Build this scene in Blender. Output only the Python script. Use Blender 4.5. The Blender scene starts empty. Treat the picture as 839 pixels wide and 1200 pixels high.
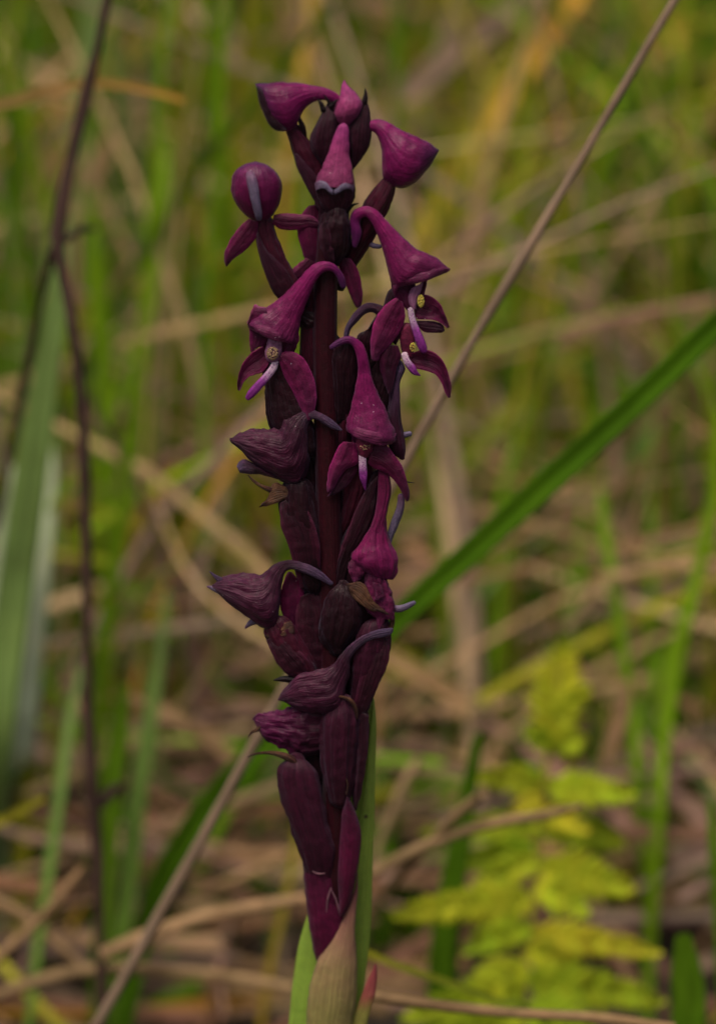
import bpy, math, random
from mathutils import Vector, Matrix, noise
random.seed(7)
SC = bpy.context.scene
COL = SC.collection

# ------------------------------------------------------------------ camera, sky, sun, exposure
PITCH = math.radians(20.0)
CAM = Vector((0.0, -0.75 * math.cos(PITCH), 0.18 + 0.75 * math.sin(PITCH)))
cam = bpy.data.objects.new("camera", bpy.data.cameras.new("camera"))
COL.objects.link(cam)
cam.location = CAM
cam.rotation_euler = (math.radians(90) - PITCH, 0, 0)
cam.data.sensor_fit = 'VERTICAL'
cam.data.sensor_height = 24.0
cam.data.lens = 12.0 / 0.104
cam.data.clip_start = 0.01
cam.data.clip_end = 200.0
cam.data.dof.use_dof = True
cam.data.dof.focus_distance = 0.746
cam.data.dof.aperture_fstop = (cam.data.lens / 1000.0) / 0.0134
cam.data.dof.aperture_blades = 7
SC.camera = cam

world = bpy.data.worlds.new("World")
SC.world = world
world.use_nodes = True
nt = world.node_tree
bg = nt.nodes["Background"]
sky = nt.nodes.new("ShaderNodeTexSky")
sky.sky_type = 'NISHITA'
sky.sun_disc = False
SUN_EL, SUN_AZ = math.radians(64), math.radians(205)   # azimuth clockwise from +y (north)
sky.sun_elevation = SUN_EL
sky.sun_rotation = SUN_AZ
sky.air_density = 1.0
sky.dust_density = 6.0
sky.ozone_density = 0.6
nt.links.new(sky.outputs[0], bg.inputs[0])
bg.inputs[1].default_value = 0.042
sun = bpy.data.objects.new("sun", bpy.data.lights.new("sun", 'SUN'))
COL.objects.link(sun)
sun.data.energy = 1.5
sun.data.angle = math.radians(28)
sun.data.color = (1.0, 0.90, 0.74)
sd = Vector((math.sin(SUN_AZ) * math.cos(SUN_EL), math.cos(SUN_AZ) * math.cos(SUN_EL), math.sin(SUN_EL)))
sun.rotation_euler = sd.to_track_quat('Z', 'Y').to_euler()
SC.view_settings.view_transform = 'Standard'
SC.view_settings.look = 'None'
SC.view_settings.gamma = 1.0
SC.view_settings.exposure = 1.45

# ------------------------------------------------------------------ placing: the stems were measured in a plane
PX = 0.104 / 600.0 * 0.75          # metres per unit of the measuring grid in the orchid's plane
CP, SP = math.cos(PITCH), math.sin(PITCH)


def P(x, y, Y=0.0):
    """point of the vertical plane at distance Y behind the orchid that is seen at grid position x, y"""
    a = (x - 419.5) / 600 * 0.104
    b = (600 - y) / 600 * 0.104
    d = Vector((a, CP + b * SP, -SP + b * CP))
    t = (Y - CAM.y) / d.y
    return CAM + d * t


def Q(v):
    """orchid space (x right, y down, z away from the viewer, all in grid units) to metres"""
    return P(v[0], v[1], v[2] * PX)


# ------------------------------------------------------------------ materials
def nodes(name):
    m = bpy.data.materials.new(name)
    m.use_nodes = True
    n = m.node_tree.nodes
    return m, n, m.node_tree.links, n["Principled BSDF"]


def ramp(n, stops):
    r = n.new("ShaderNodeValToRGB")
    e = r.color_ramp.elements
    while len(e) > 1:
        e.remove(e[-1])
    e[0].position = stops[0][0]
    e[0].color = (*stops[0][1], 1)
    for p, c in stops[1:]:
        x = e.new(p)
        x.color = (*c, 1)
    return r


def mixrgb(n, l, mode, fac, a, b):
    x = n.new("ShaderNodeMix")
    x.data_type = 'RGBA'
    x.blend_type = mode
    for sock, v in ((x.inputs[0], fac), (x.inputs[6], a), (x.inputs[7], b)):
        if hasattr(v, "links"):
            l.new(v, sock)
        else:
            sock.default_value = v if not isinstance(v, tuple) else (*v, 1)
    return x.outputs[2]


def tissue(name, stops, rough=0.5, veins=14, vein_dark=0.35, speck=0.0, spots=None, mottle=0.5, sheen=0.35, bump=0.5, gain=0.62, tint=(1.14, 0.27, 0.92), edge=0.0, fine=0.45):
    m, n, l, b = nodes(name)
    uv = n.new("ShaderNodeUVMap")
    uv.uv_map = "UVMap"
    sep = n.new("ShaderNodeSeparateXYZ")
    l.new(uv.outputs[0], sep.inputs[0])
    tc = n.new("ShaderNodeTexCoord")
    # wobble the length coordinate so that the pigment boundaries are uneven
    nz = n.new("ShaderNodeTexNoise")
    nz.inputs["Scale"].default_value = 260
    nz.inputs["Detail"].default_value = 5
    l.new(tc.outputs["Object"], nz.inputs["Vector"])
    add = n.new("ShaderNodeMath")
    add.operation = 'MULTIPLY_ADD'
    l.new(nz.outputs[0], add.inputs[0])
    add.inputs[1].default_value = 0.22
    sub = n.new("ShaderNodeMath")
    sub.operation = 'SUBTRACT'
    l.new(sep.outputs[0], sub.inputs[0])
    sub.inputs[1].default_value = 0.11
    l.new(sub.outputs[0], add.inputs[2])
    stops = [(p_, tuple(q_ * gain * w_ for q_, w_ in zip(c_, tint))) for p_, c_ in stops]
    r = ramp(n, stops)
    l.new(add.outputs[0], r.inputs[0])
    # veins running the length
    comb = n.new("ShaderNodeCombineXYZ")
    l.new(sep.outputs[1], comb.inputs[0])
    mu = n.new("ShaderNodeMath")
    mu.operation = 'MULTIPLY'
    l.new(sep.outputs[0], mu.inputs[0])
    mu.inputs[1].default_value = 0.12
    l.new(mu.outputs[0], comb.inputs[1])
    wv = n.new("ShaderNodeTexNoise")
    wv.inputs["Scale"].default_value = veins
    wv.inputs["Detail"].default_value = 3
    wv.inputs["Roughness"].default_value = 0.6
    l.new(comb.outputs[0], wv.inputs["Vector"])
    pw = ramp(n, [(0.38, (0, 0, 0)), (0.62, (1, 1, 1))])
    l.new(wv.outputs[0], pw.inputs[0])
    vd = n.new("ShaderNodeMath")
    vd.operation = 'MULTIPLY'
    l.new(pw.outputs[0], vd.inputs[0])
    vd.inputs[1].default_value = vein_dark
    c = mixrgb(n, l, 'MULTIPLY', vd.outputs[0], r.outputs[0], (0.30, 0.25, 0.32))
    if edge:
        er = ramp(n, [(0.0, (2.0, 2.8, 2.2)), (0.07, (1.2, 1.3, 1.2)), (0.3, (0.75, 0.7, 0.7)), (0.5, (0.6, 0.55, 0.6)), (0.7, (0.75, 0.7, 0.7)), (0.93, (1.2, 1.3, 1.2)), (1.0, (2.0, 2.8, 2.2))])
        l.new(sep.outputs[1], er.inputs[0])
        c = mixrgb(n, l, 'MULTIPLY', edge, c, er.outputs[0])
    # mottling
    n2 = n.new("ShaderNodeTexNoise")
    n2.inputs["Scale"].default_value = 700
    n2.inputs["Detail"].default_value = 6
    n2.inputs["Roughness"].default_value = 0.7
    l.new(tc.outputs["Object"], n2.inputs["Vector"])
    rr = ramp(n, [(0.3, (0.45, 0.45, 0.5)), (0.5, (1, 1, 1)), (0.72, (1.6, 1.5, 1.45))])
    l.new(n2.outputs[0], rr.inputs[0])
    c = mixrgb(n, l, 'MULTIPLY', mottle, c, rr.outputs[0])
    if spots:
        vo = n.new("ShaderNodeTexVoronoi")
        vo.inputs["Scale"].default_value = spots[0]
        l.new(tc.outputs["Object"], vo.inputs["Vector"])
        th = ramp(n, [(spots[1], (1, 1, 1)), (spots[1] + 0.08, (0, 0, 0))])
        l.new(vo.outputs["Distance"], th.inputs[0])
        c = mixrgb(n, l, 'MIX', th.outputs[0], c, spots[2])
    if speck:
        vo = n.new("ShaderNodeTexVoronoi")
        vo.inputs["Scale"].default_value = 1700
        l.new(tc.outputs["Object"], vo.inputs["Vector"])
        th = ramp(n, [(0.07, (1, 1, 1)), (0.11, (0, 0, 0))])
        l.new(vo.outputs["Distance"], th.inputs[0])
        # only a few of the cells carry a pale grain
        gt = n.new("ShaderNodeMath")
        gt.operation = 'GREATER_THAN'
        sx = n.new("ShaderNodeSeparateColor")
        l.new(vo.outputs["Color"], sx.inputs[0])
        l.new(sx.outputs[0], gt.inputs[0])
        gt.inputs[1].default_value = 1 - speck * 1.8
        ml = n.new("ShaderNodeMath")
        ml.operation = 'MULTIPLY'
        l.new(gt.outputs[0], ml.inputs[0])
        l.new(th.outputs[0], ml.inputs[1])
        c = mixrgb(n, l, 'MIX', ml.outputs[0], c, (0.55, 0.45, 0.5))
    l.new(c, b.inputs["Base Color"])
    b.inputs["Roughness"].default_value = rough
    b.inputs["Specular IOR Level"].default_value = 0.2
    b.inputs["Sheen Weight"].default_value = sheen * 0.14
    b.inputs["Sheen Roughness"].default_value = 0.4
    b.inputs["Sheen Tint"].default_value = (0.62, 0.55, 0.85, 1)
    b.inputs["Subsurface Weight"].default_value = 0.12
    b.inputs["Subsurface Radius"].default_value = (1.0, 0.2, 0.5)
    b.inputs["Subsurface Scale"].default_value = 0.0006
    n3 = n.new("ShaderNodeTexNoise")
    n3.inputs["Scale"].default_value = 2000
    n3.inputs["Detail"].default_value = 3
    n3.inputs["Distortion"].default_value = 1.5
    l.new(tc.outputs["Object"], n3.inputs["Vector"])
    r3 = ramp(n, [(0.35, (0.6, 0.6, 0.62)), (0.5, (1, 1, 1)), (0.66, (1.5, 1.45, 1.5))])
    l.new(n3.outputs[0], r3.inputs[0])
    c = mixrgb(n, l, 'MULTIPLY', fine, c, r3.outputs[0])
    l.new(c, b.inputs["Base Color"])
    b1 = n.new("ShaderNodeBump")
    b1.inputs["Strength"].default_value = bump
    b1.inputs["Distance"].default_value = 0.00016
    l.new(pw.outputs[0], b1.inputs["Height"])
    b2 = n.new("ShaderNodeBump")
    b2.inputs["Strength"].default_value = 0.5
    b2.inputs["Distance"].default_value = 0.00022
    l.new(n2.outputs[0], b2.inputs["Height"])
    l.new(b1.outputs[0], b2.inputs["Normal"])
    b3 = n.new("ShaderNodeBump")
    b3.inputs["Strength"].default_value = 0.6
    b3.inputs["Distance"].default_value = 0.00012
    l.new(n3.outputs[0], b3.inputs["Height"])
    l.new(b2.outputs[0], b3.inputs["Normal"])
    l.new(b3.outputs[0], b.inputs["Normal"])
    return m


GREY = (0.075, 0.055, 0.10)
MAG = (0.21, 0.022, 0.125)
MAG2 = (0.15, 0.022, 0.085)
DUSK = (0.075, 0.018, 0.045)
M = {}
M['hood'] = tissue('fresh_hood', [(0, GREY), (0.13, (0.12, 0.03, 0.11)), (0.26, MAG), (0.55, (0.19, 0.026, 0.105)), (0.82, (0.15, 0.036, 0.085)), (1, (0.12, 0.045, 0.08))], speck=0.07, gain=0.58, rough=0.4)
M['hood_side'] = tissue('young_hood', [(0, MAG), (0.45, (0.19, 0.018, 0.11)), (0.8, MAG2), (1, (0.07, 0.045, 0.08))], speck=0.02, gain=0.56, rough=0.4)
M['hood_front'] = tissue('pale_hood', [(0, (0.26, 0.045, 0.17)), (0.5, (0.22, 0.05, 0.12)), (1, (0.16, 0.045, 0.09))], speck=0.03, gain=0.9, rough=0.4, tint=(1.02, 0.6, 0.9))
M['hood_round'] = tissue('dusky_hood', [(0, (0.075, 0.04, 0.075)), (0.4, (0.10, 0.022, 0.06)), (1, (0.10, 0.008, 0.05))], speck=0.03, gain=0.7, rough=0.4)
M['hood_old'] = tissue('old_hood', [(0, (0.15, 0.14, 0.24)), (0.22, (0.12, 0.07, 0.13)), (0.42, (0.05, 0.010, 0.03)), (0.8, (0.11, 0.016, 0.06)), (1, (0.09, 0.03, 0.065))], veins=20, vein_dark=0.5, bump=0.8, speck=0.01, gain=0.42, tint=(1.1, 0.75, 0.95))
M['hood_shrivel'] = tissue('shrivelled_hood', [(0, (0.04, 0.006, 0.02)), (0.5, (0.12, 0.014, 0.075)), (1, (0.10, 0.035, 0.075))], veins=14, vein_dark=0.5, bump=0.9, gain=0.5)
M['hood_wine'] = tissue('wine_hood', [(0, (0.10, 0.012, 0.045)), (0.5, (0.17, 0.022, 0.085)), (1, (0.17, 0.035, 0.10))], veins=10, vein_dark=0.5, bump=0.8, speck=0.04, gain=0.62)
M['spur'] = tissue('grey_spur', [(0, (0.14, 0.06, 0.12)), (0.35, (0.13, 0.095, 0.16)), (1, (0.13, 0.105, 0.18))], veins=6, mottle=0.6, sheen=0.5, gain=0.75, tint=(1, 1, 1))
M['sepal'] = tissue('sepal', [(0, (0.10, 0.008, 0.045)), (0.6, (0.13, 0.012, 0.065)), (1, (0.08, 0.02, 0.05))], veins=8, speck=0.03, edge=1.0, gain=0.45)
M['sepal_pale'] = tissue('pale_sepal', [(0, (0.14, 0.015, 0.07)), (0.5, (0.17, 0.03, 0.09)), (1, (0.15, 0.055, 0.10))], veins=8, speck=0.05, edge=1.0, gain=0.52)
M['rim'] = tissue('hood_rim', [(0, (0.15, 0.03, 0.09)), (1, (0.16, 0.04, 0.10))], veins=9, speck=0.05, gain=0.56, tint=(1.1, 0.5, 0.9))
M['sepal_dark'] = tissue('dark_sepal', [(0, (0.05, 0.005, 0.025)), (1, (0.035, 0.012, 0.025))], veins=8, edge=1.0)
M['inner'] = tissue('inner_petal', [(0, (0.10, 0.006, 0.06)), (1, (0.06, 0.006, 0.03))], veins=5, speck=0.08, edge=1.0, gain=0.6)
M['lip'] = tissue('spotted_lip', [(0, (0.42, 0.30, 0.38)), (0.28, (0.36, 0.22, 0.34)), (0.5, (0.22, 0.035, 0.22)), (1, (0.15, 0.012, 0.15))], veins=3, spots=(2600, 0.22, (0.10, 0.008, 0.11)), mottle=0.7, sheen=0.1, gain=0.85, tint=(1, 1, 1))
M['column'] = tissue('lilac_column', [(0, (0.26, 0.11, 0.2)), (1, (0.20, 0.07, 0.15))], veins=3, mottle=0.8, gain=0.85, tint=(1, 1, 1))
M['column_dry'] = tissue('brown_column', [(0, (0.15, 0.06, 0.06)), (1, (0.10, 0.03, 0.04))], veins=4, mottle=1.0)
M['pollen'] = tissue('yellow_pollen', [(0, (0.55, 0.42, 0.06)), (1, (0.6, 0.48, 0.10))], mottle=0.5, sheen=0, gain=0.85, tint=(1, 1, 1))
M['pollen_dull'] = tissue('dull_pollen', [(0, (0.33, 0.22, 0.12)), (1, (0.38, 0.25, 0.14))], mottle=0.9, sheen=0, gain=0.85, tint=(1, 1, 1))
M['ovary'] = tissue('ovary', [(0, (0.05, 0.007, 0.022)), (0.5, (0.035, 0.006, 0.018)), (1, (0.024, 0.005, 0.013))], veins=12, vein_dark=0.5, bump=0.8, rough=0.45, gain=0.21, tint=(1.25, 0.55, 0.85))
M['ovary_red'] = tissue('red_ovary', [(0, (0.085, 0.009, 0.035)), (0.6, (0.055, 0.007, 0.022)), (1, (0.03, 0.005, 0.014))], veins=12, vein_dark=0.45, bump=0.7, rough=0.45, gain=0.34, tint=(1.25, 0.55, 0.85))
M['bud'] = tissue('dark_bud', [(0, (0.045, 0.014, 0.026)), (0.5, (0.05, 0.010, 0.028)), (1, (0.03, 0.006, 0.017))], veins=14, vein_dark=0.6, bump=0.9, gain=0.36, tint=(1.25, 0.55, 0.85))
M['black'] = tissue('black_tip', [(0, (0.02, 0.012, 0.016)), (1, (0.012, 0.007, 0.01))], veins=4, sheen=0.1, gain=0.3, tint=(1.25, 0.55, 0.85))
M['stem'] = tissue('stem', [(0, (0.035, 0.006, 0.016)), (0.2, (0.05, 0.004, 0.013)), (0.55, (0.04, 0.003, 0.010)), (0.75, (0.085, 0.006, 0.025)), (1, (0.06, 0.03, 0.02))], veins=10, vein_dark=0.3, gain=0.2, tint=(1.9, 0.2, 1.1))
M['bract'] = tissue('purple_bract', [(0, (0.075, 0.014, 0.045)), (0.5, (0.06, 0.010, 0.035)), (1, (0.05, 0.008, 0.02))], veins=20, vein_dark=0.45, bump=0.7, gain=0.32, tint=(1.25, 0.55, 0.85))
M['bract_dark'] = tissue('dark_bract', [(0, (0.05, 0.008, 0.025)), (1, (0.075, 0.014, 0.04))], veins=10, vein_dark=0.5, bump=0.8, gain=0.36, tint=(1.25, 0.55, 0.85), edge=1.0)
M['bract_red'] = tissue('magenta_bract', [(0, (0.035, 0.007, 0.018)), (0.5, (0.085, 0.010, 0.036)), (1, (0.06, 0.01, 0.022))], veins=18, vein_dark=0.3, bump=0.6)
M['dry'] = tissue('dry_bract', [(0, (0.07, 0.03, 0.022)), (0.5, (0.15, 0.07, 0.035)), (1, (0.06, 0.02, 0.02))], veins=16, vein_dark=0.8, bump=1.0, sheen=0.05, gain=0.85, tint=(1, 1, 1))
M['wither'] = tissue('withered', [(0, (0.10, 0.03, 0.055)), (0.6, (0.15, 0.055, 0.085)), (1, (0.12, 0.06, 0.08))], veins=9, vein_dark=0.6, bump=1.0, gain=0.62)
M['sheath'] = tissue('sheath', [(0, (0.14, 0.045, 0.05)), (0.12, (0.24, 0.11, 0.08)), (0.3, (0.27, 0.21, 0.08)), (0.6, (0.22, 0.24, 0.05)), (1, (0.12, 0.16, 0.03))], veins=40, vein_dark=0.4, bump=0.5, sheen=0.1, gain=0.85, tint=(1, 1, 1), fine=0.12, mottle=0.2)
M['leaf_tip'] = tissue('leaf_tip', [(0, (0.22, 0.03, 0.05)), (0.12, (0.27, 0.07, 0.06)), (0.24, (0.24, 0.22, 0.05)), (1, (0.10, 0.15, 0.03))], veins=12, vein_dark=0.3, sheen=0.1, gain=0.85, tint=(1, 1, 1), fine=0.12, mottle=0.2)
M['leaf'] = tissue('orchid_leaf', [(0, (0.19, 0.27, 0.04)), (1, (0.15, 0.27, 0.03))], veins=26, vein_dark=0.18, bump=0.3, sheen=0.05, rough=0.42, spots=(330, 0.09, (0.06, 0.05, 0.02)), gain=0.85, tint=(1, 1, 1), fine=0.12, mottle=0.2)
M['scratch'] = tissue('scratch', [(0, (0.35, 0.18, 0.22)), (1, (0.3, 0.14, 0.18))], veins=2, sheen=0, gain=0.5, tint=(1, 1, 1))


def blade_material(name, transl=0.3, rough=0.5, scale=60.0):
    m, n, l, b = nodes(name)
    at = n.new("ShaderNodeAttribute")
    at.attribute_name = "Col"
    tc = n.new("ShaderNodeTexCoord")
    nz = n.new("ShaderNodeTexNoise")
    nz.inputs["Scale"].default_value = scale
    nz.inputs["Detail"].default_value = 4
    l.new(tc.outputs["Object"], nz.inputs["Vector"])
    rr = ramp(n, [(0.3, (0.65, 0.6, 0.55)), (0.5, (1, 1, 1)), (0.7, (1.3, 1.2, 1.2))])
    l.new(nz.outputs[0], rr.inputs[0])
    c = mixrgb(n, l, 'MULTIPLY', 0.8, at.outputs["Color"], rr.outputs[0])
    l.new(c, b.inputs["Base Color"])
    b.inputs["Roughness"].default_value = rough
    b.inputs["Specular IOR Level"].default_value = 0.12
    if transl:
        tr = n.new("ShaderNodeBsdfTranslucent")
        l.new(c, tr.inputs[0])
        mx = n.new("ShaderNodeMixShader")
        mx.inputs[0].default_value = transl
        l.new(b.outputs[0], mx.inputs[1])
        l.new(tr.outputs[0], mx.inputs[2])
        l.new(mx.outputs[0], n["Material Output"].inputs[0])
    return m


M['blade'] = blade_material('grass_blade')
M['straw'] = blade_material('dry_straw', transl=0.1, rough=0.7, scale=120)
M['fern'] = blade_material('fern_leaf', transl=0.35, rough=0.5, scale=220)

# soil
m, n, l, b = nodes('soil')
tc = n.new("ShaderNodeTexCoord")
nz = n.new("ShaderNodeTexNoise")
nz.inputs["Scale"].default_value = 25
nz.inputs["Detail"].default_value = 10
l.new(tc.outputs["Object"], nz.inputs["Vector"])
r = ramp(n, [(0.3, (0.012, 0.008, 0.004)), (0.5, (0.035, 0.022, 0.011)), (0.7, (0.07, 0.045, 0.022))])
l.new(nz.outputs[0], r.inputs[0])
l.new(r.outputs[0], b.inputs["Base Color"])
b.inputs["Roughness"].default_value = 0.95
bp = n.new("ShaderNodeBump")
bp.inputs["Distance"].default_value = 0.01
l.new(nz.outputs[0], bp.inputs["Height"])
l.new(bp.outputs[0], b.inputs["Normal"])
M['soil'] = m


# ------------------------------------------------------------------ object helpers
def tag(o, label=None, cat=None, group=None, kind=None):
    if label:
        o["label"] = label
    if cat:
        o["category"] = cat
    if group:
        o["group"] = group
    if kind:
        o["kind"] = kind
    return o


def empty(name, loc=(0, 0, 0), parent=None):
    o = bpy.data.objects.new(name, None)
    COL.objects.link(o)
    o.location = loc
    o.empty_display_size = 0.01
    if parent:
        o.parent = parent
    return o


def link_mesh(name, verts, faces, mat, parent=None, uvs=None, cols=None, smooth=True, origin=None):
    me = bpy.data.meshes.new(name)
    if origin is not None:
        verts = [v - origin for v in verts]
    me.from_pydata([tuple(v) for v in verts], [], faces)
    if uvs:
        lay = me.uv_layers.new(name="UVMap")
        flat = []
        for p in me.polygons:
            for vi in p.vertices:
                flat += uvs[vi]
        lay.data.foreach_set("uv", flat)
    if cols:
        ca = me.color_attributes.new("Col", 'FLOAT_COLOR', 'POINT')
        flat = []
        for c in cols:
            flat += (c[0], c[1], c[2], 1.0)
        ca.data.foreach_set("color", flat)
    if smooth:
        me.polygons.foreach_set("use_smooth", [True] * len(me.polygons))
    me.materials.append(M[mat])
    me.update()
    o = bpy.data.objects.new(name, me)
    COL.objects.link(o)
    if origin is not None:
        o.location = origin
    if parent:
        o.parent = parent
    return o


def spline(rows, n):
    """Catmull-Rom through rows of numbers, n samples, spaced by row index blended with length"""
    k = len(rows)
    if k == 1:
        return [rows[0]] * n
    L = [0.0]
    for a, b in zip(rows, rows[1:]):
        L.append(L[-1] + max(0.6, math.hypot(b[0] - a[0], b[1] - a[1])))
    out = []
    for i in range(n):
        s = L[-1] * i / (n - 1)
        j = 0
        while j < k - 2 and s > L[j + 1]:
            j += 1
        t = (s - L[j]) / (L[j + 1] - L[j])
        p0, p1, p2, p3 = rows[max(j - 1, 0)], rows[j], rows[j + 1], rows[min(j + 2, k - 1)]
        out.append([0.5 * (2 * b + (c - a) * t + (2 * a - 5 * b + 4 * c - d) * t * t + (3 * b - a - 3 * c + d) * t ** 3)
                    for a, b, c, d in zip(p0, p1, p2, p3)])
    return out


def fill(rows, d, e):
    out = []
    for r in rows:
        r = list(r)
        if len(r) < 5:
            r.append(d)
        if len(r) < 6:
            r.append(e)
        out.append(r)
    return out


ROOT = None


def tube(name, rows, mat, parent, d=0, th=0.85, n=44, m=28, rib=0.0, ribn=6, rough=0.035, mouth=False, tilt=0.0, caps=True, twist=0.0, pinch=0.0, crease=None):
    """closed body lofted between two rails; rows = x1, y1, x2, y2, [depth], [thickness ratio]"""
    S = spline(fill(rows, d, th), n)
    seed = Vector((random.random() * 50, random.random() * 50, 0))
    if crease is None:
        crease = {'ovary': 0.075, 'ovary_red': 0.06, 'bract': 0.06, 'bud': 0.05, 'hood_old': 0.10, 'hood_wine': 0.08, 'wither': 0.14, 'hood_shrivel': 0.15,
                  'hood': 0.018, 'hood_side': 0.015, 'hood_front': 0.015, 'hood_round': 0.012}.get(mat, 0.0)
    tri, ph = (0.07, random.random() * 6) if mat in ('ovary', 'ovary_red', 'bract') else ((0.05, random.random() * 6) if mat in ('hood_old', 'wither', 'hood_shrivel', 'hood_wine') else (0, 0))
    if crease > 0.03:
        m = max(m, 52)
        n = max(n, 60)
    rings = []
    for i, (x1, y1, x2, y2, dd, tt) in enumerate(S):
        c = Vector(((x1 + x2) / 2, (y1 + y2) / 2, dd))
        a = Vector(((x1 - x2) / 2, (y1 - y2) / 2, 0))
        rings.append((c, a, max(tt, 0.05), i / (n - 1)))

    def ring_pts(c, a, tt, u, s=1.0, shift=None):
        la = a.length
        bvec = Vector((0, -tilt * u, -1)) * la * tt
        pts = []
        for j in range(m):
            th_ = 2 * math.pi * j / m
            q = 1 + rib * math.cos(ribn * (th_ + twist * u))
            if pinch:
                q *= 1 - pinch * max(0, math.cos(th_ - math.pi / 2)) ** 12
            if crease:
                for fq, am in ((1.7, 1.0), (3.6, 0.6)):
                    nn = abs(noise.noise(Vector((math.cos(th_) * fq, math.sin(th_) * fq, u * 1.6 * fq / 1.7)) + seed))
                    q *= 1 - crease * am * max(0, 1 - nn * 7) + crease * 0.35 * am * min(1, nn * 3)
            if tri:
                q *= 1 + tri * math.cos(3 * th_ + ph + u * 1.2)
            pt = c + (a * math.cos(th_) + bvec * math.sin(th_)) * q * s
            if rough:
                nn = noise.noise(Vector((pt.x / 9.0, pt.y / 9.0, pt.z / 9.0)) + seed)
                n2 = noise.noise(Vector((pt.x / 3.5, pt.y / 3.5, pt.z / 3.5)) + seed)
                pt += (pt - c) * (nn * rough * 1.6 + n2 * rough * 0.7)
            if shift:
                pt += shift
            pts.append(pt)
        return pts
    V, F, U = [], [], []
    seq = []
    if caps:
        c0, a0, t0, _ = rings[0]
        dr = (c0 - rings[1][0])
        if dr.length > 1e-6 and a0.length > 0.3:
            dr.normalize()
            for k in range(4):
                ang = math.pi / 2 * (1 - (k + 0.3) / 4.3)
                seq.append(ring_pts(c0, a0, t0, 0, math.cos(ang), dr * a0.length * 0.9 * math.sin(ang)))
    us = [0.0] * len(seq)
    for c, a, tt, u in rings:
        seq.append(ring_pts(c, a, tt, u))
        us.append(u)
    if mouth:
        for k, s in ((0, 0.9), (2, 0.86), (5, 0.8), (9, 0.7), (13, 0.5)):
            c, a, tt, u = rings[-1 - k]
            seq.append(ring_pts(c, a, tt, u, s))
            us.append(1.0)
    elif caps:
        c0, a0, t0, _ = rings[-1]
        dr = (c0 - rings[-2][0])
        if dr.length > 1e-6 and a0.length > 0.3:
            dr.normalize()
            for k in range(1, 5):
                ang = math.pi / 2 * k / 4.5
                seq.append(ring_pts(c0, a0, t0, 1, math.cos(ang), dr * a0.length * 0.9 * math.sin(ang)))
                us.append(1.0)
    for rp, u in zip(seq, us):
        for j, p in enumerate(rp):
            V.append(Q(p))
            U.append((u, abs(2.0 * j / m - 1.0)))
    nr = len(seq)
    for i in range(nr - 1):
        for j in range(m):
            a_, b_ = i * m + j, i * m + (j + 1) % m
            F.append((a_, b_, b_ + m, a_ + m))
    for idx, rev in ((0, True), (nr - 1, False)):
        cpt = sum((Vector(p) for p in seq[idx]), Vector()) / m
        V.append(Q(cpt))
        U.append((us[idx], 0.5))
        ci = len(V) - 1
        for j in range(m):
            a_, b_ = idx * m + j, idx * m + (j + 1) % m
            F.append((b_, a_, ci) if rev else (a_, b_, ci))
    return link_mesh(name, V, F, mat, parent, uvs=U)


def rod(name, path, mat, parent, th=1.0, **kw):
    """round tube along a path of x, y, half width, depth"""
    rows = []
    for i, (x, y, w, d) in enumerate(path):
        a = path[max(i - 1, 0)]
        b = path[min(i + 1, len(path) - 1)]
        t = Vector((b[0] - a[0], b[1] - a[1]))
        if t.length < 1e-6:
            t = Vector((0, 1))
        t.normalize()
        rows.append((x - t.y * w, y + t.x * w, x + t.y * w, y - t.x * w, d, th))
    return tube(name, rows, mat, parent, **kw)


def petal(name, rows, mat, parent, d=0, bulge=3.0, n=26, m=13, thick=1.3, groove=0.6, wav=0.5, smooth_end=True):
    """leaf-like sheet with thickness between two rails; rows = x1, y1, x2, y2, [depth], [bulge]"""
    S = spline(fill(rows, d, bulge), n)
    seed = random.random() * 60
    top, bot, U = [], [], []
    for i, (x1, y1, x2, y2, dd, bb) in enumerate(S):
        u = i / (n - 1)
        for j in range(m):
            s = j / (m - 1)
            q = 1 - (2 * s - 1) ** 2
            if mat.startswith('sepal'):
                sk = 0.34 + 0.08 * math.sin(seed)
                q = 0.45 * q + 0.6 * ((s / sk) if s < sk else ((1 - s) / (1 - sk))) ** 0.9
            x = x1 + (x2 - x1) * s
            y = y1 + (y2 - y1) * s
            z = dd - bb * q + groove * math.exp(-((s - 0.5) / 0.07) ** 2)
            w = noise.noise(Vector((x / 7, y / 7, seed)))
            z += w * wav * 1.6
            ex = noise.noise(Vector((u * 9, s * 2, seed + 9))) * wav * (1 - q)
            t = thick * (0.25 + 0.75 * min(1, q * 2.5))
            top.append(Vector((x + ex, y + ex, z)))
            bot.append(Vector((x + ex, y + ex, z + t)))
            U.append((u, s))
    V = [Q(p) for p in top] + [Q(p) for p in bot]
    N = n * m
    F = []
    for i in range(n - 1):
        for j in range(m - 1):
            a = i * m + j
            F.append((a, a + 1, a + m + 1, a + m))
            F.append((N + a, N + a + m, N + a + m + 1, N + a + 1))
    for i in range(n - 1):
        for j in (0, m - 1):
            a = i * m + j
            f = (a, a + m, N + a + m, N + a)
            F.append(f if j == 0 else f[::-1])
    for i in (0, n - 1):
        for j in range(m - 1):
            a = i * m + j
            f = (a, N + a, N + a + 1, a + 1)
            F.append(f if i == 0 else f[::-1])
    return link_mesh(name, V, F, mat, parent, uvs=U + U)


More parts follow.
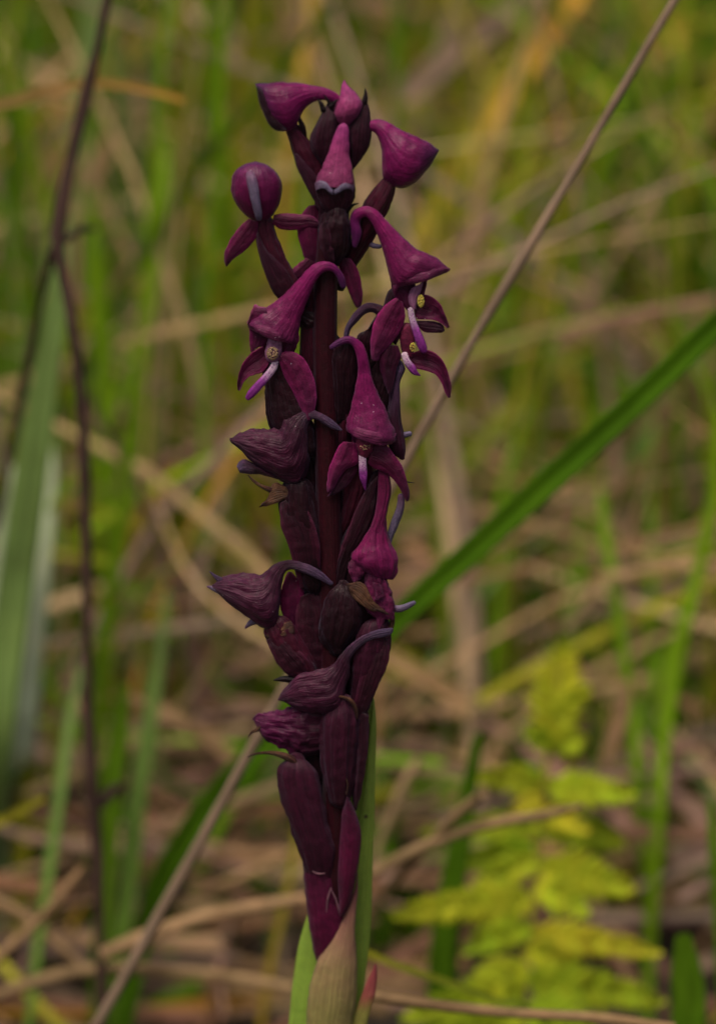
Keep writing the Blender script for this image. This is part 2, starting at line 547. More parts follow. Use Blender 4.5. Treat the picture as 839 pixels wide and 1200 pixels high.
def grains(name, pts, r, mat, parent):
    V, F, U = [], [], []
    for (x, y, z) in pts:
        rr = r * random.uniform(0.6, 1.25)
        b = len(V)
        vs = [(1, 0, 0), (-1, 0, 0), (0, 1, 0), (0, -1, 0), (0, 0, 1), (0, 0, -1)]
        R = Matrix.Rotation(random.random() * 6, 3, Vector((random.random(), random.random(), 1)).normalized())
        for v in vs:
            V.append(Q(Vector((x, y, z)) + (R @ Vector(v)) * rr))
            U.append((random.random(), 0.3))
        for f in ((0, 2, 4), (2, 1, 4), (1, 3, 4), (3, 0, 4), (2, 0, 5), (1, 2, 5), (3, 1, 5), (0, 3, 5)):
            F.append(tuple(b + k for k in f))
    o = link_mesh(name, V, F, mat, parent, uvs=U)
    o["kind"] = "stuff"
    return o


def blob(cx, cy, cz, rx, ry, rz, k):
    out = []
    for _ in range(k):
        v = Vector((random.gauss(0, 1), random.gauss(0, 1), random.gauss(0, 1))).normalized()
        out.append((cx + v.x * rx, cy + v.y * ry, cz - abs(v.z) * rz))
    return out


# ================================================================== the setting: ground
gv, gf = [], []
GX = [-40, -15, -6, -3] + [-2 + i * 0.05 for i in range(81)] + [3, 6, 15, 40]
GY = [-30, -8, -3] + [-1.2 + i * 0.05 for i in range(110)] + [6, 10, 20, 60]
for y in GY:
    for x in GX:
        z = noise.noise(Vector((x * 3, y * 3, 2))) * 0.012 - 0.006
        if abs(x) > 2 or y > 4:
            z = -0.01
        gv.append(Vector((x, y, z)))
w = len(GX)
for i in range(len(GY) - 1):
    for j in range(w - 1):
        a = i * w + j
        gf.append((a, a + 1, a + w + 1, a + w))
tag(link_mesh("ground", gv, gf, 'soil'), kind="structure")

# ================================================================== the orchid
base = P(395, 1850, 0)
base.z = 0
orchid = empty("orchid", (0, 0, 0))
tag(orchid, "upright dark purple orchid spike with hooded flowers and curved grey spurs", "orchid")

rod('stem', [(391, 125, 5, 4), (389, 170, 8, 3), (386, 230, 11, 2), (383, 300, 13.5, 1), (381, 400, 14.5, 0), (384, 550, 14.5, 0), (388, 700, 15, 0),
             (391, 850, 15, 0), (395, 960, 16, 0), (394, 1040, 18, 1), (394, 1120, 18, 1), (395, 1250, 18, 1), (396, 1500, 18, 2), (397, 1870, 20, 3)],
    'stem', orchid, n=120, m=24, rib=0.02, ribn=9, rough=0.02)


def flower():
    return empty('flower', (0, 0, 0), orchid)


# A: uppermost left, hood seen from its left side
f = flower()
tube('hood', [(404, 126, 399, 131), (400, 115, 393, 123), (391, 107, 385, 118.5), (378, 102, 373, 118), (362, 99, 361, 124), (346, 97, 352, 137),
              (332, 96, 345, 151), (319, 96.5, 332, 154), (309, 97.5, 317, 143), (302, 98, 306, 122), (299, 98, 300.5, 102)], 'hood_side', f, d=-3, th=0.78, n=54)
petal('petal', [(300, 99.5, 301, 100), (309, 106, 303, 118), (319, 120, 309, 133), (328, 133, 316, 147), (334, 146, 325, 153.5), (337, 151, 333, 154)], 'bud', f, d=-14, bulge=7, groove=0)
tube('ovary', [(334, 151, 350, 148, 0), (340, 169, 359, 161, 1), (346, 190, 369, 175, 2), (356, 210, 379, 200, 3), (365, 228, 388, 226, 4), (379, 258, 391, 256, 6)], 'ovary_red', f, d=0, th=0.9, rib=0.05, twist=1.0)
petal('bract', [(345, 180, 347, 179, -9), (347, 194, 356, 188, -10), (355, 211, 366, 200, -10), (364, 228, 376, 214, -9), (376, 250, 386, 238, -8), (382, 262, 389, 258, -4)], 'bract', f, bulge=3)
rod('bract_tip', [(350, 133, 0.5, -3), (352, 141, 2.5, -3), (355, 150, 3.6, -2), (358, 160, 2.0, -1)], 'black', f, n=16, m=10)

# B, D, E: the buds at the top
bb = tube('bud', [(384, 120, 386, 121), (377, 133, 392, 127), (368, 150, 396, 140), (363, 164, 396, 160), (365, 177, 393, 180), (376, 192, 386, 198)], 'bud', orchid, d=-2, th=0.9, rib=0.03, pinch=0.12)
for pth in ([(372, 116, 0.5, -8), (376, 121, 2.2, -8), (379, 129, 3.4, -7)], [(379.5, 111, 0.4, -9), (383, 116, 1.5, -8), (387, 122, 2.5, -7)], [(398, 116, 0.4, -12), (393, 119, 1.6, -11), (388, 125, 3, -9)]):
    rod('bud_tip', pth, 'black', bb, n=14, m=8)
tube('bud', [(403, 93.5, 403.8, 93.5), (400, 101, 409, 101), (398.5, 112, 419, 110), (394, 122, 425, 121), (391, 133, 423, 132), (395, 142, 414, 142), (402, 150, 408, 150)], 'hood_front', orchid, d=-5, th=0.85, rib=0.04, ribn=3, twist=0.4)
bb = tube('bud', [(426, 118, 428.5, 118), (422, 128, 432, 124), (414, 140, 434, 138), (408, 154, 435, 154), (408, 171, 432.5, 171), (411, 186, 424, 186), (412, 199, 414, 199)], 'bud', orchid, d=-1, th=0.85, pinch=0.1)
rod('bud_tip', [(428, 103.5, 0.5, -2), (428.6, 110, 2.2, -2), (427.5, 118, 3.6, -2), (425, 124, 4, -1)], 'black', bb, n=16, m=8)

# C: upper front flower, hood narrow above and wide below
f = flower()
tube('hood', [(401.5, 144, 404, 144), (396.5, 148, 408.5, 149.5), (391, 160, 409.5, 164), (385, 177, 410, 181), (378.5, 194, 413, 197), (372, 208, 415.5, 211), (370, 217, 415, 219)],
     'hood_front', f, d=-13, th=0.72, tilt=-0.12, caps=False, mouth=True)
tube('petal', [(371, 213, 414, 213), (369.5, 222, 416, 225), (373, 237, 413, 237), (381, 249, 404, 248), (390, 255, 395, 255)], 'bud', f, d=-10, th=0.6, pinch=0.18)
petal('petal_edge', [(368.5, 215, 370, 224, -15), (374, 211.5, 373, 222, -24), (382, 213.5, 380, 221, -28), (387, 219, 386, 226, -29), (390.5, 223, 390, 228.5, -28)], 'spur', f, bulge=1.2, groove=0, wav=0.2, thick=1.6)
petal('petal_edge', [(416, 217, 414, 227, -15), (410, 214, 411, 222, -23), (402, 215, 404, 222, -28), (396, 219.5, 397, 226, -29), (391.5, 223, 392, 228.5, -28)], 'spur', f, bulge=1.2, groove=0, wav=0.2, thick=1.6)
tube('ovary', [(379, 253, 408, 250), (374, 267, 411.5, 262), (374.5, 280, 411.5, 278), (377, 294, 409, 292), (384, 304, 402, 304), (391, 309, 397, 309)], 'ovary', f, d=-8, th=0.8, pinch=-0.06, rib=0.02)

f0 = f
# G: left flower with a round hood and a grey spur down its middle
f = flower()
tube('hood', [(298.5, 189.5, 300.5, 189.5), (286, 193, 313, 193), (275, 202, 325, 203), (271.5, 215, 331, 216), (272.5, 230, 329, 234), (280, 244, 323.5, 247), (290, 254, 316, 256), (299, 259, 307, 259)], 'hood_round', f, d=-3, th=0.8, n=50, m=36, rough=0.02)
rod('spur', [(293, 203, 4.5, -24), (294.5, 208, 6, -28), (297, 220, 6, -31), (300, 236, 5.2, -32), (303, 251, 4.4, -29), (304, 256, 3.4, -27)], 'spur', f, n=30, m=16)
petal('sepal', [(292, 256, 303, 260), (280, 267, 301, 277), (270, 281, 290, 291), (263.5, 296, 276, 302), (263, 306, 270, 308), (265, 312.5, 266.5, 312.5)], 'sepal', f, d=-8, bulge=3)
petal('sepal', [(321, 251.5, 319, 262), (335, 250, 330, 269), (350, 251, 348, 269.5), (363, 252, 362, 267), (371, 256.5, 372, 266), (375, 264, 375.5, 265)], 'sepal', f, d=-4, bulge=3)
tube('ovary', [(302, 259, 320, 260), (301, 273, 324, 277), (302.5, 290, 330, 290), (307, 308, 337, 305), (314, 328, 345, 321), (325, 347, 353, 333), (340, 362, 362, 345)], 'ovary_red', f, d=1, th=0.85, rib=0.06, twist=1.1)
petal('bract', [(301, 272, 303, 272, -10), (301, 287, 311, 290, -11), (305, 304, 322, 302, -12), (311, 322, 334, 314, -12), (321, 341, 342, 326, -11), (334, 354, 348, 340, -9)], 'bract', f, bulge=4)

# H: flower half hidden behind, between G and C
f = flower()
petal('hood', [(362, 241, 369, 240, 4), (354, 250, 378, 250, 4), (349, 262, 380, 262, 3), (349, 276, 382, 276, 2), (353, 290, 382, 290, 2), (357, 303, 380, 303, 3), (366, 311, 378, 311, 5)], 'sepal', f, bulge=7)
petal('sepal', [(359, 302, 370, 308, -2), (350, 309, 362, 320, -2), (342, 317, 350, 328, -2), (340, 322, 344, 328, -2)], 'sepal', f, bulge=3)
tube('ovary', [(366, 300, 384, 300), (367, 330, 388, 330), (372, 350, 386, 352)], 'ovary', f, d=14, th=0.9)

petal('sepal', [(392, 300, 411, 303), (399, 318, 420, 317), (407, 338, 424, 335), (414, 355, 425, 351), (418, 361, 422, 360)], 'sepal', f, d=-1, bulge=4)

# J: upper right closed hood, seen from its right side
f = flower()
tube('hood', [(424, 150, 425, 156), (431, 143, 431, 153), (439, 140, 439, 156), (447, 140, 443.5, 163), (457, 145, 447, 176), (470, 151.5, 447.5, 194), (484, 158, 450.5, 211), (497, 164.5, 467, 220.5), (506, 169, 484, 216), (511, 173, 498, 202), (513.3, 175, 508, 189), (514, 175.5, 513.3, 178.5)],
     'hood_side', f, d=-2, th=0.72, n=54)
tube('ovary', [(448.5, 210, 464, 219, 0), (437, 224, 459.5, 235, 1), (427, 239, 451, 254, 3), (420, 258, 443, 272, 5), (412, 280, 431, 292, 8), (402, 305, 417, 313, 11), (392, 330, 404, 338, 14)], 'ovary_red', f, th=0.9, rib=0.05, twist=0.9)
rod('bract_tip', [(420, 238.5, 0.5, -8), (414, 240, 1.6, -8), (408, 245, 3, -7), (403, 252, 4, -6)], 'black', f, n=16, m=8)

# K: open flower at right with violet spotted lip and yellow pollen
f = flower()
tube('hood', [(412.5, 286, 418.5, 289, -9), (411, 271, 424, 275, -9), (410, 257, 422, 262, -9), (415, 246, 423.5, 256, -10), (430, 241.5, 430, 255, -12), (441, 246, 437, 264.5, -13), (451, 256, 443, 278, -13), (463, 268.5, 448.5, 294, -13), (475.4, 280.6, 453.5, 312, -13),
              (487.5, 291, 458, 330, -13), (501.7, 296.8, 465, 337), (513, 303.5, 482, 334), (521, 310, 503, 328), (526, 314.5, 522, 320)], 'hood', f, d=-13, th=0.72, n=64, m=32, caps=True, mouth=False)
petal('hood_rim', [(460, 336, 462, 346, -15), (468, 323, 471, 334, -24), (484, 318.5, 486, 332, -28), (501, 315, 502, 329, -26), (515, 311, 515, 322, -20), (526, 313.5, 525.5, 316, -13)], 'rim', f, bulge=2.5, groove=0, wav=0.8)
tube('throat', [(457, 318, 486, 320), (458, 332, 487, 331), (461, 346, 486, 345), (466, 353, 480, 355)], 'inner', f, d=-4, th=0.7, n=20)
petal('petal', [(460, 325, 466, 325), (461, 336, 473, 334), (463, 347, 480, 347), (470, 354, 481, 358), (476, 363, 479, 364)], 'inner', f, d=-12, bulge=3)
petal('petal', [(497, 326, 501, 326), (494, 336, 500, 334), (490, 343, 497, 345), (490, 350, 494, 350)], 'inner', f, d=-10, bulge=2)
petal('column', [(490, 334, 496, 329.5), (482, 338, 495, 336), (478.5, 347, 492, 344), (479.5, 357, 489.5, 353), (484, 363.5, 488, 362)], 'column', f, d=-14, bulge=4, thick=3, groove=0)
grains('pollen', blob(493, 353, -19, 3.6, 7.0, 3, 150), 1.0, 'pollen', f)
rod('lip', [(481, 363, 3.6, -15), (483, 374, 3.8, -18), (487, 386, 4.4, -20), (491, 397, 5.3, -21), (495, 407, 5.2, -21), (497, 411, 3.6, -21)], 'lip', f, th=0.7, n=30, m=16)
petal('sepal', [(464, 349, 472, 354), (453, 356, 475, 367), (443, 368, 473, 379), (437, 382, 466, 393), (434.5, 397, 456, 405), (434, 412, 446.5, 415), (435, 420, 443.5, 421), (437, 423.5, 442.5, 423)], 'sepal_pale', f, d=-16, bulge=6, wav=0.9)
petal('sepal', [(485, 361, 490, 352), (487, 373, 497, 345), (497, 374, 508, 349), (508, 375, 517, 358), (516, 378.5, 522, 370), (522, 383, 526, 381), (524, 385, 527, 383.5)], 'sepal', f, d=-12, bulge=-2, wav=0.8)
petal('sepal', [(488, 376, 489, 382), (500, 376, 497, 389), (511, 377, 507, 390), (519, 381, 516, 390), (521, 388, 518, 389.5)], 'sepal_dark', f, d=-8, bulge=2)
tube('ovary', [(454, 345, 476, 345), (448, 365, 472, 368), (438, 390, 462, 396), (425, 420, 446, 426), (408, 450, 428, 458), (396, 470, 410, 480)], 'ovary', f, d=6, th=0.9)

rod('spur', [(430, 284, 3.2, 6), (438, 288, 3.2, 5), (445, 289, 2.6, 4)], 'spur', f, n=14, m=10)

# L: flower right below K
f = flower()
tube('hood', [(402, 398, 408, 400, -2), (404.5, 384, 410.5, 387, -3), (412, 370, 418, 377.5, -4), (422, 359, 428, 368, -5), (432, 355, 437, 366, -5), (445, 357.5, 443, 372, -4), (457, 364, 449, 384, -2), (466, 372, 456, 396, 0), (476, 382, 464, 404, 0)], 'hood_old', f, th=0.9, mouth=True)
tube('column', [(468, 386, 486, 386), (468, 396, 487, 396), (469, 406, 486, 406), (472, 415, 484, 416)], 'column_dry', f, d=-9, th=0.6, n=20)
grains('pollen', blob(484, 407, -18, 3.5, 5, 2, 60), 0.8, 'pollen', f)
rod('lip', [(474, 416, 4.2, -13), (477, 424, 4.2, -15), (483, 432, 4.6, -16), (487, 437, 3.2, -16), (492, 440, 0.8, -15)], 'lip', f, th=0.7, n=24, m=14)
petal('sepal', [(479, 416, 480, 421), (494, 410, 484, 431), (507, 412, 497, 434), (517, 420, 510, 439), (523.5, 432, 517, 449), (527.5, 447, 521, 459), (529, 459, 525, 466), (528, 465, 526.5, 466.5)], 'sepal', f, d=-12, bulge=-3, wav=0.8)
petal('sepal', [(452, 403, 466, 405), (445, 416, 470, 418), (445, 431, 465, 431), (449, 445, 462.5, 444), (453, 457, 460, 456), (455, 462.5, 457, 462)], 'sepal_dark', f, d=-12, bulge=4)
tube('ovary', [(430, 388, 446, 366, -1), (420, 392, 440, 398, -1), (416, 410, 436, 412, 0), (410, 430, 430, 432, 2), (400, 452, 420, 456, 4)], 'ovary', f, th=0.9)

# M: drooping hood behind N at the right edge
f = flower()
tube('hood', [(472, 425, 462, 428), (475, 433, 461, 433), (469, 448, 457.5, 453), (469, 467, 455, 475), (470, 490, 454, 498), (474, 512, 455, 518), (475.5, 526, 460, 531), (474, 536, 468, 537)], 'hood_old', f, d=-2, th=0.9, tilt=0.0)
rod('spur', [(460, 508, 4, 0), (470, 510, 3.8, 0), (480, 508.5, 3.2, 0)], 'spur', f, n=16, m=12)
tube('ovary', [(436, 415, 456, 413), (432, 440, 462, 440), (420, 470, 455, 475), (412, 500, 440, 510)], 'ovary', f, d=6, th=0.9)

# I: big open flower at left, spur arching over the stem
f = flower()
tube('hood', [(405.5, 335.5, 398.5, 335, -17), (404.5, 327, 394.5, 325, -18), (399, 316.5, 390, 319, -19), (390, 308.5, 384.5, 317.5, -20), (381, 306, 377.5, 320.5, -20), (371.6, 307.5, 370, 330, -19), (362, 314, 365.5, 340, -18), (352.5, 324, 361, 351, -17),
              (342, 335, 356.5, 362, -16), (331, 346, 352.5, 374, -15), (318, 357, 350.5, 388, -14), (306, 364, 348, 396, -14), (296, 372, 346.5, 400, -14), (290, 378.5, 342, 402, -14)],
     'hood', f, th=0.62, n=66, m=34, mouth=True, tilt=-0.22)
petal('hood_rim', [(289.5, 377, 291, 384, -16), (302, 380, 303, 391, -27), (317, 384, 317, 397.5, -31), (332, 389, 331, 401, -28), (347, 393, 347.5, 400.5, -17)], 'rim', f, bulge=2.5, groove=0, wav=0.9)
petal('hood_edge', [(290, 378, 291, 381, -20), (298, 357.5, 297, 376, -18), (304, 359, 305, 376, -20), (312, 360, 314, 374, -22)], 'sepal_pale', f, bulge=2, groove=0)
tube('throat', [(296, 378, 346, 392), (299, 395, 349, 400), (304, 405, 345, 412), (312, 410, 337, 418)], 'inner', f, d=-6, th=0.5, n=22)
petal('petal', [(292, 381, 310, 388), (292.5, 391, 312, 398), (292.5, 401, 310, 405), (294, 412, 303, 407), (295, 413, 298, 411)], 'inner', f, d=-15, bulge=2)
petal('petal', [(330, 397, 350, 388), (332, 405, 351, 398), (332, 412, 347, 406), (333, 417, 340, 415), (335, 419, 336, 419)], 'inner', f, d=-14, bulge=3)
tube('column', [(315, 394, 331, 397), (312.5, 404, 331, 405), (310.5, 413, 330, 414), (313, 422, 326, 424), (318, 425, 322, 426)], 'column', f, d=-17, th=0.75, n=26)
grains('pollen', blob(319.5, 414, -24, 6.5, 7.5, 5, 130), 1.15, 'pollen_dull', f)
rod('lip', [(323, 424, 4, -18), (320.5, 431, 4.4, -21), (313, 441, 4.6, -24), (303, 452, 5, -26), (295, 461, 5, -26), (291, 466, 3.4, -26)], 'lip', f, th=0.7, n=34, m=16)
petal('sepal', [(309, 405.5, 318, 421), (299, 410, 312, 432), (290, 418, 304, 438), (283.5, 428, 295, 440), (279.5, 441, 287, 446), (278, 452, 283, 455), (279, 457.5, 281, 458)], 'sepal', f, d=-17, bulge=-3, wav=0.8)
petal('sepal', [(327, 421, 331, 413), (329, 430, 343, 412), (334, 443, 355, 419), (341, 455, 363, 431), (347, 467, 369, 447), (352, 480, 371.5, 465), (356, 489, 368, 484), (360, 494, 364, 493)], 'sepal_pale', f, d=-18, bulge=5, wav=0.9)
tube('ovary', [(310, 438, 342, 432), (312, 455, 350, 450), (314, 472, 357, 470), (316, 488, 364, 488), (321, 504, 370, 505), (332, 520, 372, 522)], 'ovary', f, d=-3, th=0.7, rib=0.04)
tube('ovary', [(352, 384, 364, 360), (358, 388, 374, 364), (368, 388, 380, 370)], 'ovary', f, d=6, th=0.8, n=20)

# N: open flower in front of the stem, right of the middle
f = flower()
tube('hood', [(387.5, 404, 389.5, 409.5, -22), (397, 397, 399, 404.5, -22), (408.5, 393.5, 408.5, 402.5, -21), (418, 396.8, 414.5, 408, -20), (425.8, 404, 418, 419, -19), (430.5, 416, 419, 430, -19), (433.5, 431, 419, 440, -18), (437, 446, 416, 454, -18),
              (443, 461.6, 413, 470, -17), (451.5, 478.8, 410, 483, -17), (459, 496, 406.5, 492, -17), (464.3, 511, 405.3, 500, -17), (463, 517, 406, 504, -17)], 'hood', f, th=0.68, n=64, m=34, mouth=True, tilt=-0.28)
petal('hood_rim', [(405, 498, 406.5, 503, -18), (417, 500, 415, 512, -32), (431, 504, 429, 518, -37), (447, 506.5, 446, 522.5, -34), (464.5, 508, 460, 520, -19)], 'rim', f, bulge=2.5, groove=0, wav=0.9)
tube('throat', [(408, 500, 456, 510), (412, 512, 455, 520), (418, 526, 444, 530)], 'inner', f, d=-14, th=0.5, n=18)
tube('column', [(417, 516, 437, 519), (418, 525, 437, 527), (420, 531, 433, 533)], 'column_dry', f, d=-24, th=0.7, n=18)
grains('pollen', blob(428, 524, -29, 6, 4, 3, 30), 0.9, 'pollen_dull', f)
rod('lip', [(424.5, 532, 4.4, -24), (425, 542, 4.6, -25), (425.5, 552, 4.8, -25), (426, 561, 4.2, -25), (427, 568, 2.2, -24), (428, 574, 0.7, -23)], 'lip', f, th=0.7, n=30, m=14)
petal('sepal', [(402, 517, 417, 519), (395, 527, 419.5, 533), (389, 539, 419, 543), (385, 551, 407, 549.5), (383.5, 564, 398, 560), (383, 573, 392.5, 570), (383.5, 577.5, 389, 576)], 'sepal_pale', f, d=-22, bulge=5, wav=0.8)
petal('sepal_fold', [(404, 549, 420, 543), (398, 558, 419, 551), (392, 568, 414, 560), (386, 578, 405, 571), (383, 582, 392, 580)], 'sepal_dark', f, d=-17, bulge=3)
petal('sepal', [(431, 543, 436, 521), (438, 549, 452, 521.5), (450, 553, 462, 533), (460, 561, 471, 546), (468, 572, 476, 561), (474, 584, 480, 577), (476.5, 588, 479, 586)], 'sepal', f, d=-21, bulge=4, wav=0.8)
rod('hair', [(478, 565, 0.8, -15), (482, 565.5, 0.6, -16), (486, 566, 0.3, -17)], 'black', f, n=8, m=6)
tube('ovary', [(389, 410, 420, 408, -7), (386, 425, 418, 428, -7), (389, 460, 414, 460, -6), (392, 490, 408, 490, -4)], 'ovary', f, th=0.7)

# O: half wilted hood hanging right of the stem
f = flower()
tube('hood', [(456, 555, 443, 553), (458, 575, 442, 583), (454.5, 594, 436, 612), (452, 612, 427, 628), (456, 633, 418, 641), (463.5, 652, 411, 650), (464, 668, 415, 659), (459, 679, 432, 673)], 'hood_wine', f, d=-14, th=0.7, n=50, mouth=True, tilt=-0.2)
rod('spur', [(470, 582, 4.2, -8), (469, 595, 4.6, -8), (463, 612, 5, -7), (457, 628, 4, -6), (455, 642, 2.6, -5)], 'spur', f, n=30, m=14)
petal('petal', [(408, 660, 413, 654, -18), (408, 668, 424, 663, -20), (411, 676, 428, 671, -20), (414, 683, 421, 680, -18)], 'wither', f, bulge=3, wav=1.2)
tube('ovary', [(434, 560, 447, 553), (424, 582, 443, 600), (416, 605, 437, 620), (402, 630, 424, 645), (393, 660, 414, 665), (390, 685, 404, 690)], 'ovary', f, d=-6, th=0.9, rib=0.05)
tube('ovary', [(409, 520, 440, 530), (404, 550, 440, 558), (400, 585, 430, 590), (396, 612, 416, 615), (393, 630, 402, 632)], 'ovary_red', f, d=4, th=0.8)

# R: dark flower at left with folded lower lobe and dry bract
f = flower()
tube('hood', [(400.5, 502.5, 398, 505, -20), (391, 493.5, 390, 503, -20), (382, 487.5, 381, 498, -20), (368, 481, 367.5, 491, -19), (354, 480, 361, 500, -16), (342, 483, 362, 520, -13), (332, 491, 362, 545, -11), (326, 503, 350, 566, -10), (313, 503, 332, 564), (301, 502.8, 318, 555), (290, 504, 304, 548), (281, 507, 292, 538), (275, 511, 283, 528), (271.6, 513, 274, 521)],
     'hood_old', f, d=-9, th=0.62, n=64, m=32, rough=0.06)
petal('petal', [(277.5, 546, 281, 554), (284, 538, 290, 555.5), (297, 542.5, 303, 556), (309, 550, 316, 559), (322, 557, 330, 563)], 'hood_old', f, d=-8, bulge=5, wav=1.2)
petal('dry_bract', [(349, 573, 350, 577, -8), (336, 571, 338, 583, -11), (324, 565, 325, 590, -13), (318, 570, 314, 593, -12), (316, 580, 308, 594, -10), (306, 592.5, 303, 594.5, -9)], 'dry', f, bulge=3, wav=1.2, thick=0.8)
rod('dry_tip', [(291, 557, 0.6, -10), (298, 564, 1.6, -10), (307, 570, 2.2, -11), (317, 574, 3.4, -12)], 'dry', f, n=16, m=8)
tube('ovary', [(330, 575, 368, 575), (328, 592, 371, 592), (331, 610, 376, 612), (338, 630, 379, 632), (343, 655, 381, 656), (350, 682, 382, 684)], 'ovary', f, d=-3, th=0.75, rib=0.05)

# Q: flower at far left with long grey spur reaching the stem
f = flower()
tube('hood', [(389.5, 682, 386, 685.5, -17), (378, 671, 370, 677.5, -18), (362, 661.5, 355, 671, -18), (343, 656.5, 341, 667.5, -16), (328, 659, 333.5, 673, -14), (318, 665.5, 330, 690, -12), (308, 674, 328, 715, -10), (295, 675.5, 322, 736, -9), (281.5, 675, 306, 735, -9), (271, 675.5, 288, 722, -9), (263, 677, 272, 711, -9), (256, 681, 261, 701, -9), (251, 685, 252.5, 692, -9)],
     'hood_old', f, th=0.66, n=64, m=32, rough=0.05)
rod('petal_tip', [(246, 669.8, 0.6, -9), (252, 675, 2, -9), (260, 681, 4, -8)], 'hood_old', f, n=14, m=8)
rod('petal_tip', [(243.5, 687.5, 1.2, -8), (250, 689.5, 2.8, -8), (258, 693, 4, -8)], 'spur', f, n=14, m=8)
rod('petal_tip', [(288, 735.5, 1.4, -6), (294, 730, 3.6, -6), (301, 728, 4, -6)], 'spur', f, n=14, m=8)
petal('dry_bract', [(310, 746, 311, 747.5, -14), (321, 737, 324, 748.5, -17), (331, 731, 336, 748, -18), (338, 728, 345, 742, -17), (341, 727, 345, 736, -16)], 'dry', f, bulge=2, wav=0.9, thick=0.8)
tube('ovary', [(311, 746, 340, 729), (318, 762, 352, 748), (327, 778, 364, 768), (337, 790, 371, 784), (350, 800, 378, 800)], 'ovary_red', f, d=-8, th=0.75, rib=0.05)
petal('petal', [(337, 670, 342, 670, 0), (330, 690, 355, 688, -2), (328, 705, 357, 706, -3), (332, 722, 356, 724, -2), (342, 737, 352, 737, 0)], 'sepal', f, bulge=4)

# P: rounded dark capsule in front of the stem, with withered flower and dry bract at its top right
f = flower()
tube('ovary', [(397, 684, 410, 687), (386, 696, 420, 700), (379, 716, 424, 716), (376, 735, 422, 733), (377, 750, 413, 750), (386, 761, 404, 761)], 'ovary', f, d=-16, th=0.6, rib=0.04)
petal('dry_bract', [(405, 684.5, 407, 687, -26), (420, 681.5, 412, 698, -26), (429, 687, 420, 706, -27), (437, 703, 433, 715, -27), (447, 712, 445, 717, -26), (456, 719.5, 455, 721, -25)], 'dry', f, bulge=2, wav=1.0, thick=0.8)
tube('hood', [(455, 683, 428, 678), (459, 693, 427, 690), (461, 706, 424, 704), (462, 718, 430, 716), (461, 727, 440, 724)], 'wither', f, d=-15, th=0.6, rough=0.1, mouth=True)
petal('petal', [(436, 682, 446, 684, -27), (439, 694, 450, 696, -28), (438, 703, 446, 704, -27)], 'wither', f, bulge=3, wav=1)
petal('petal', [(441, 722, 455, 716, -20), (441, 735, 449, 732, -20), (441, 742, 443, 742, -19)], 'wither', f, bulge=2)
rod('spur', [(459, 713, 4.2, -12), (468, 713.5, 4.2, -13), (478, 710, 3.6, -14), (485, 706.5, 2.6, -14)], 'spur', f, n=20, m=12)
rod('dry_tip', [(457, 715, 2.5, -12), (460, 724, 3, -12), (458, 736, 3, -12), (454, 744, 1.8, -12)], 'dry', f, n=12, m=8)

# S: dark hood below the middle, grey spur curving up to the right
f = flower()
tube('hood', [(458, 735.8, 455.5, 744.5, -24), (448, 737, 446, 747, -25), (436, 740, 434, 750, -26), (421, 746.5, 422, 757.5, -26), (408.5, 757, 411, 772, -25), (399.5, 767, 409, 790, -23), (391, 778, 404, 806, -21), (380, 784.5, 398, 829), (365, 787, 382, 833), (350, 790, 363, 832), (339, 801, 346, 829), (330, 812, 334, 823), (326.6, 818, 328, 821)],
     'hood_old', f, d=-20, th=0.58, n=60, m=32, rough=0.06)
rod('bract_tip', [(321, 797, 0.6, -12), (329, 796, 3, -12), (338, 796, 4.2, -12), (348, 798, 4.5, -12)], 'black', f, n=14, m=8)
tube('ovary', [(412, 750, 456, 738), (408, 765, 455, 757), (408, 785, 451, 780), (410, 805, 440, 806), (408, 825, 431, 830), (410, 842, 423, 845)], 'bract', f, d=-9, th=0.7, rib=0.04, ribn=8)

# V, W, T: capsules in the lower part
f = flower()
tube('ovary', [(385, 826, 414, 824), (378, 842, 420, 840), (376, 862, 421, 862), (377, 890, 418, 892), (380, 915, 415, 918), (386, 936, 410, 938)], 'bract', f, d=-16, th=0.7, rib=0.045, ribn=10)
rod('dry_tip', [(370, 815, 0.6, -26), (384.5, 817, 1.0, -28), (400, 816.5, 1.5, -29), (411, 821, 2.4, -28), (417, 831, 2.6, -25), (418, 842, 1.6, -22)], 'dry', f, n=26, m=8)
rod('dry_tip', [(397, 900, 0.6, -28), (403, 908, 0.9, -28), (407.5, 919, 0.9, -27), (406, 931, 1.4, -25)], 'dry', f, n=20, m=8)
f = flower()
tube('ovary', [(414, 828, 430, 828), (412, 850, 432, 850), (410, 880, 430, 880), (410, 905, 426, 905), (412, 930, 421, 932), (415, 948, 418, 949)], 'bract', f, d=-8, th=0.8, rib=0.04)

# U: small shrivelled hood at lower left
f = flower()
tube('hood', [(366, 828, 362, 885), (355, 827, 352, 886), (345, 828, 343, 882), (334, 831.5, 334, 877), (320, 833, 322, 871), (308, 834.5, 311, 866), (301, 838, 303, 855), (296, 842.5, 297.5, 845)], 'hood_shrivel', f, d=-6, th=0.5, rough=0.12)
rod('dry_tip', [(291, 864, 0.6, -8), (295, 858, 1.8, -8), (302, 855, 2.6, -9), (307, 850, 2, -9)], 'dry', f, n=14, m=8)
tube('ovary', [(345, 790, 372, 790), (340, 815, 374, 815), (350, 850, 376, 850), (355, 880, 378, 880), (362, 910, 380, 910)], 'ovary', f, d=2, th=0.8)

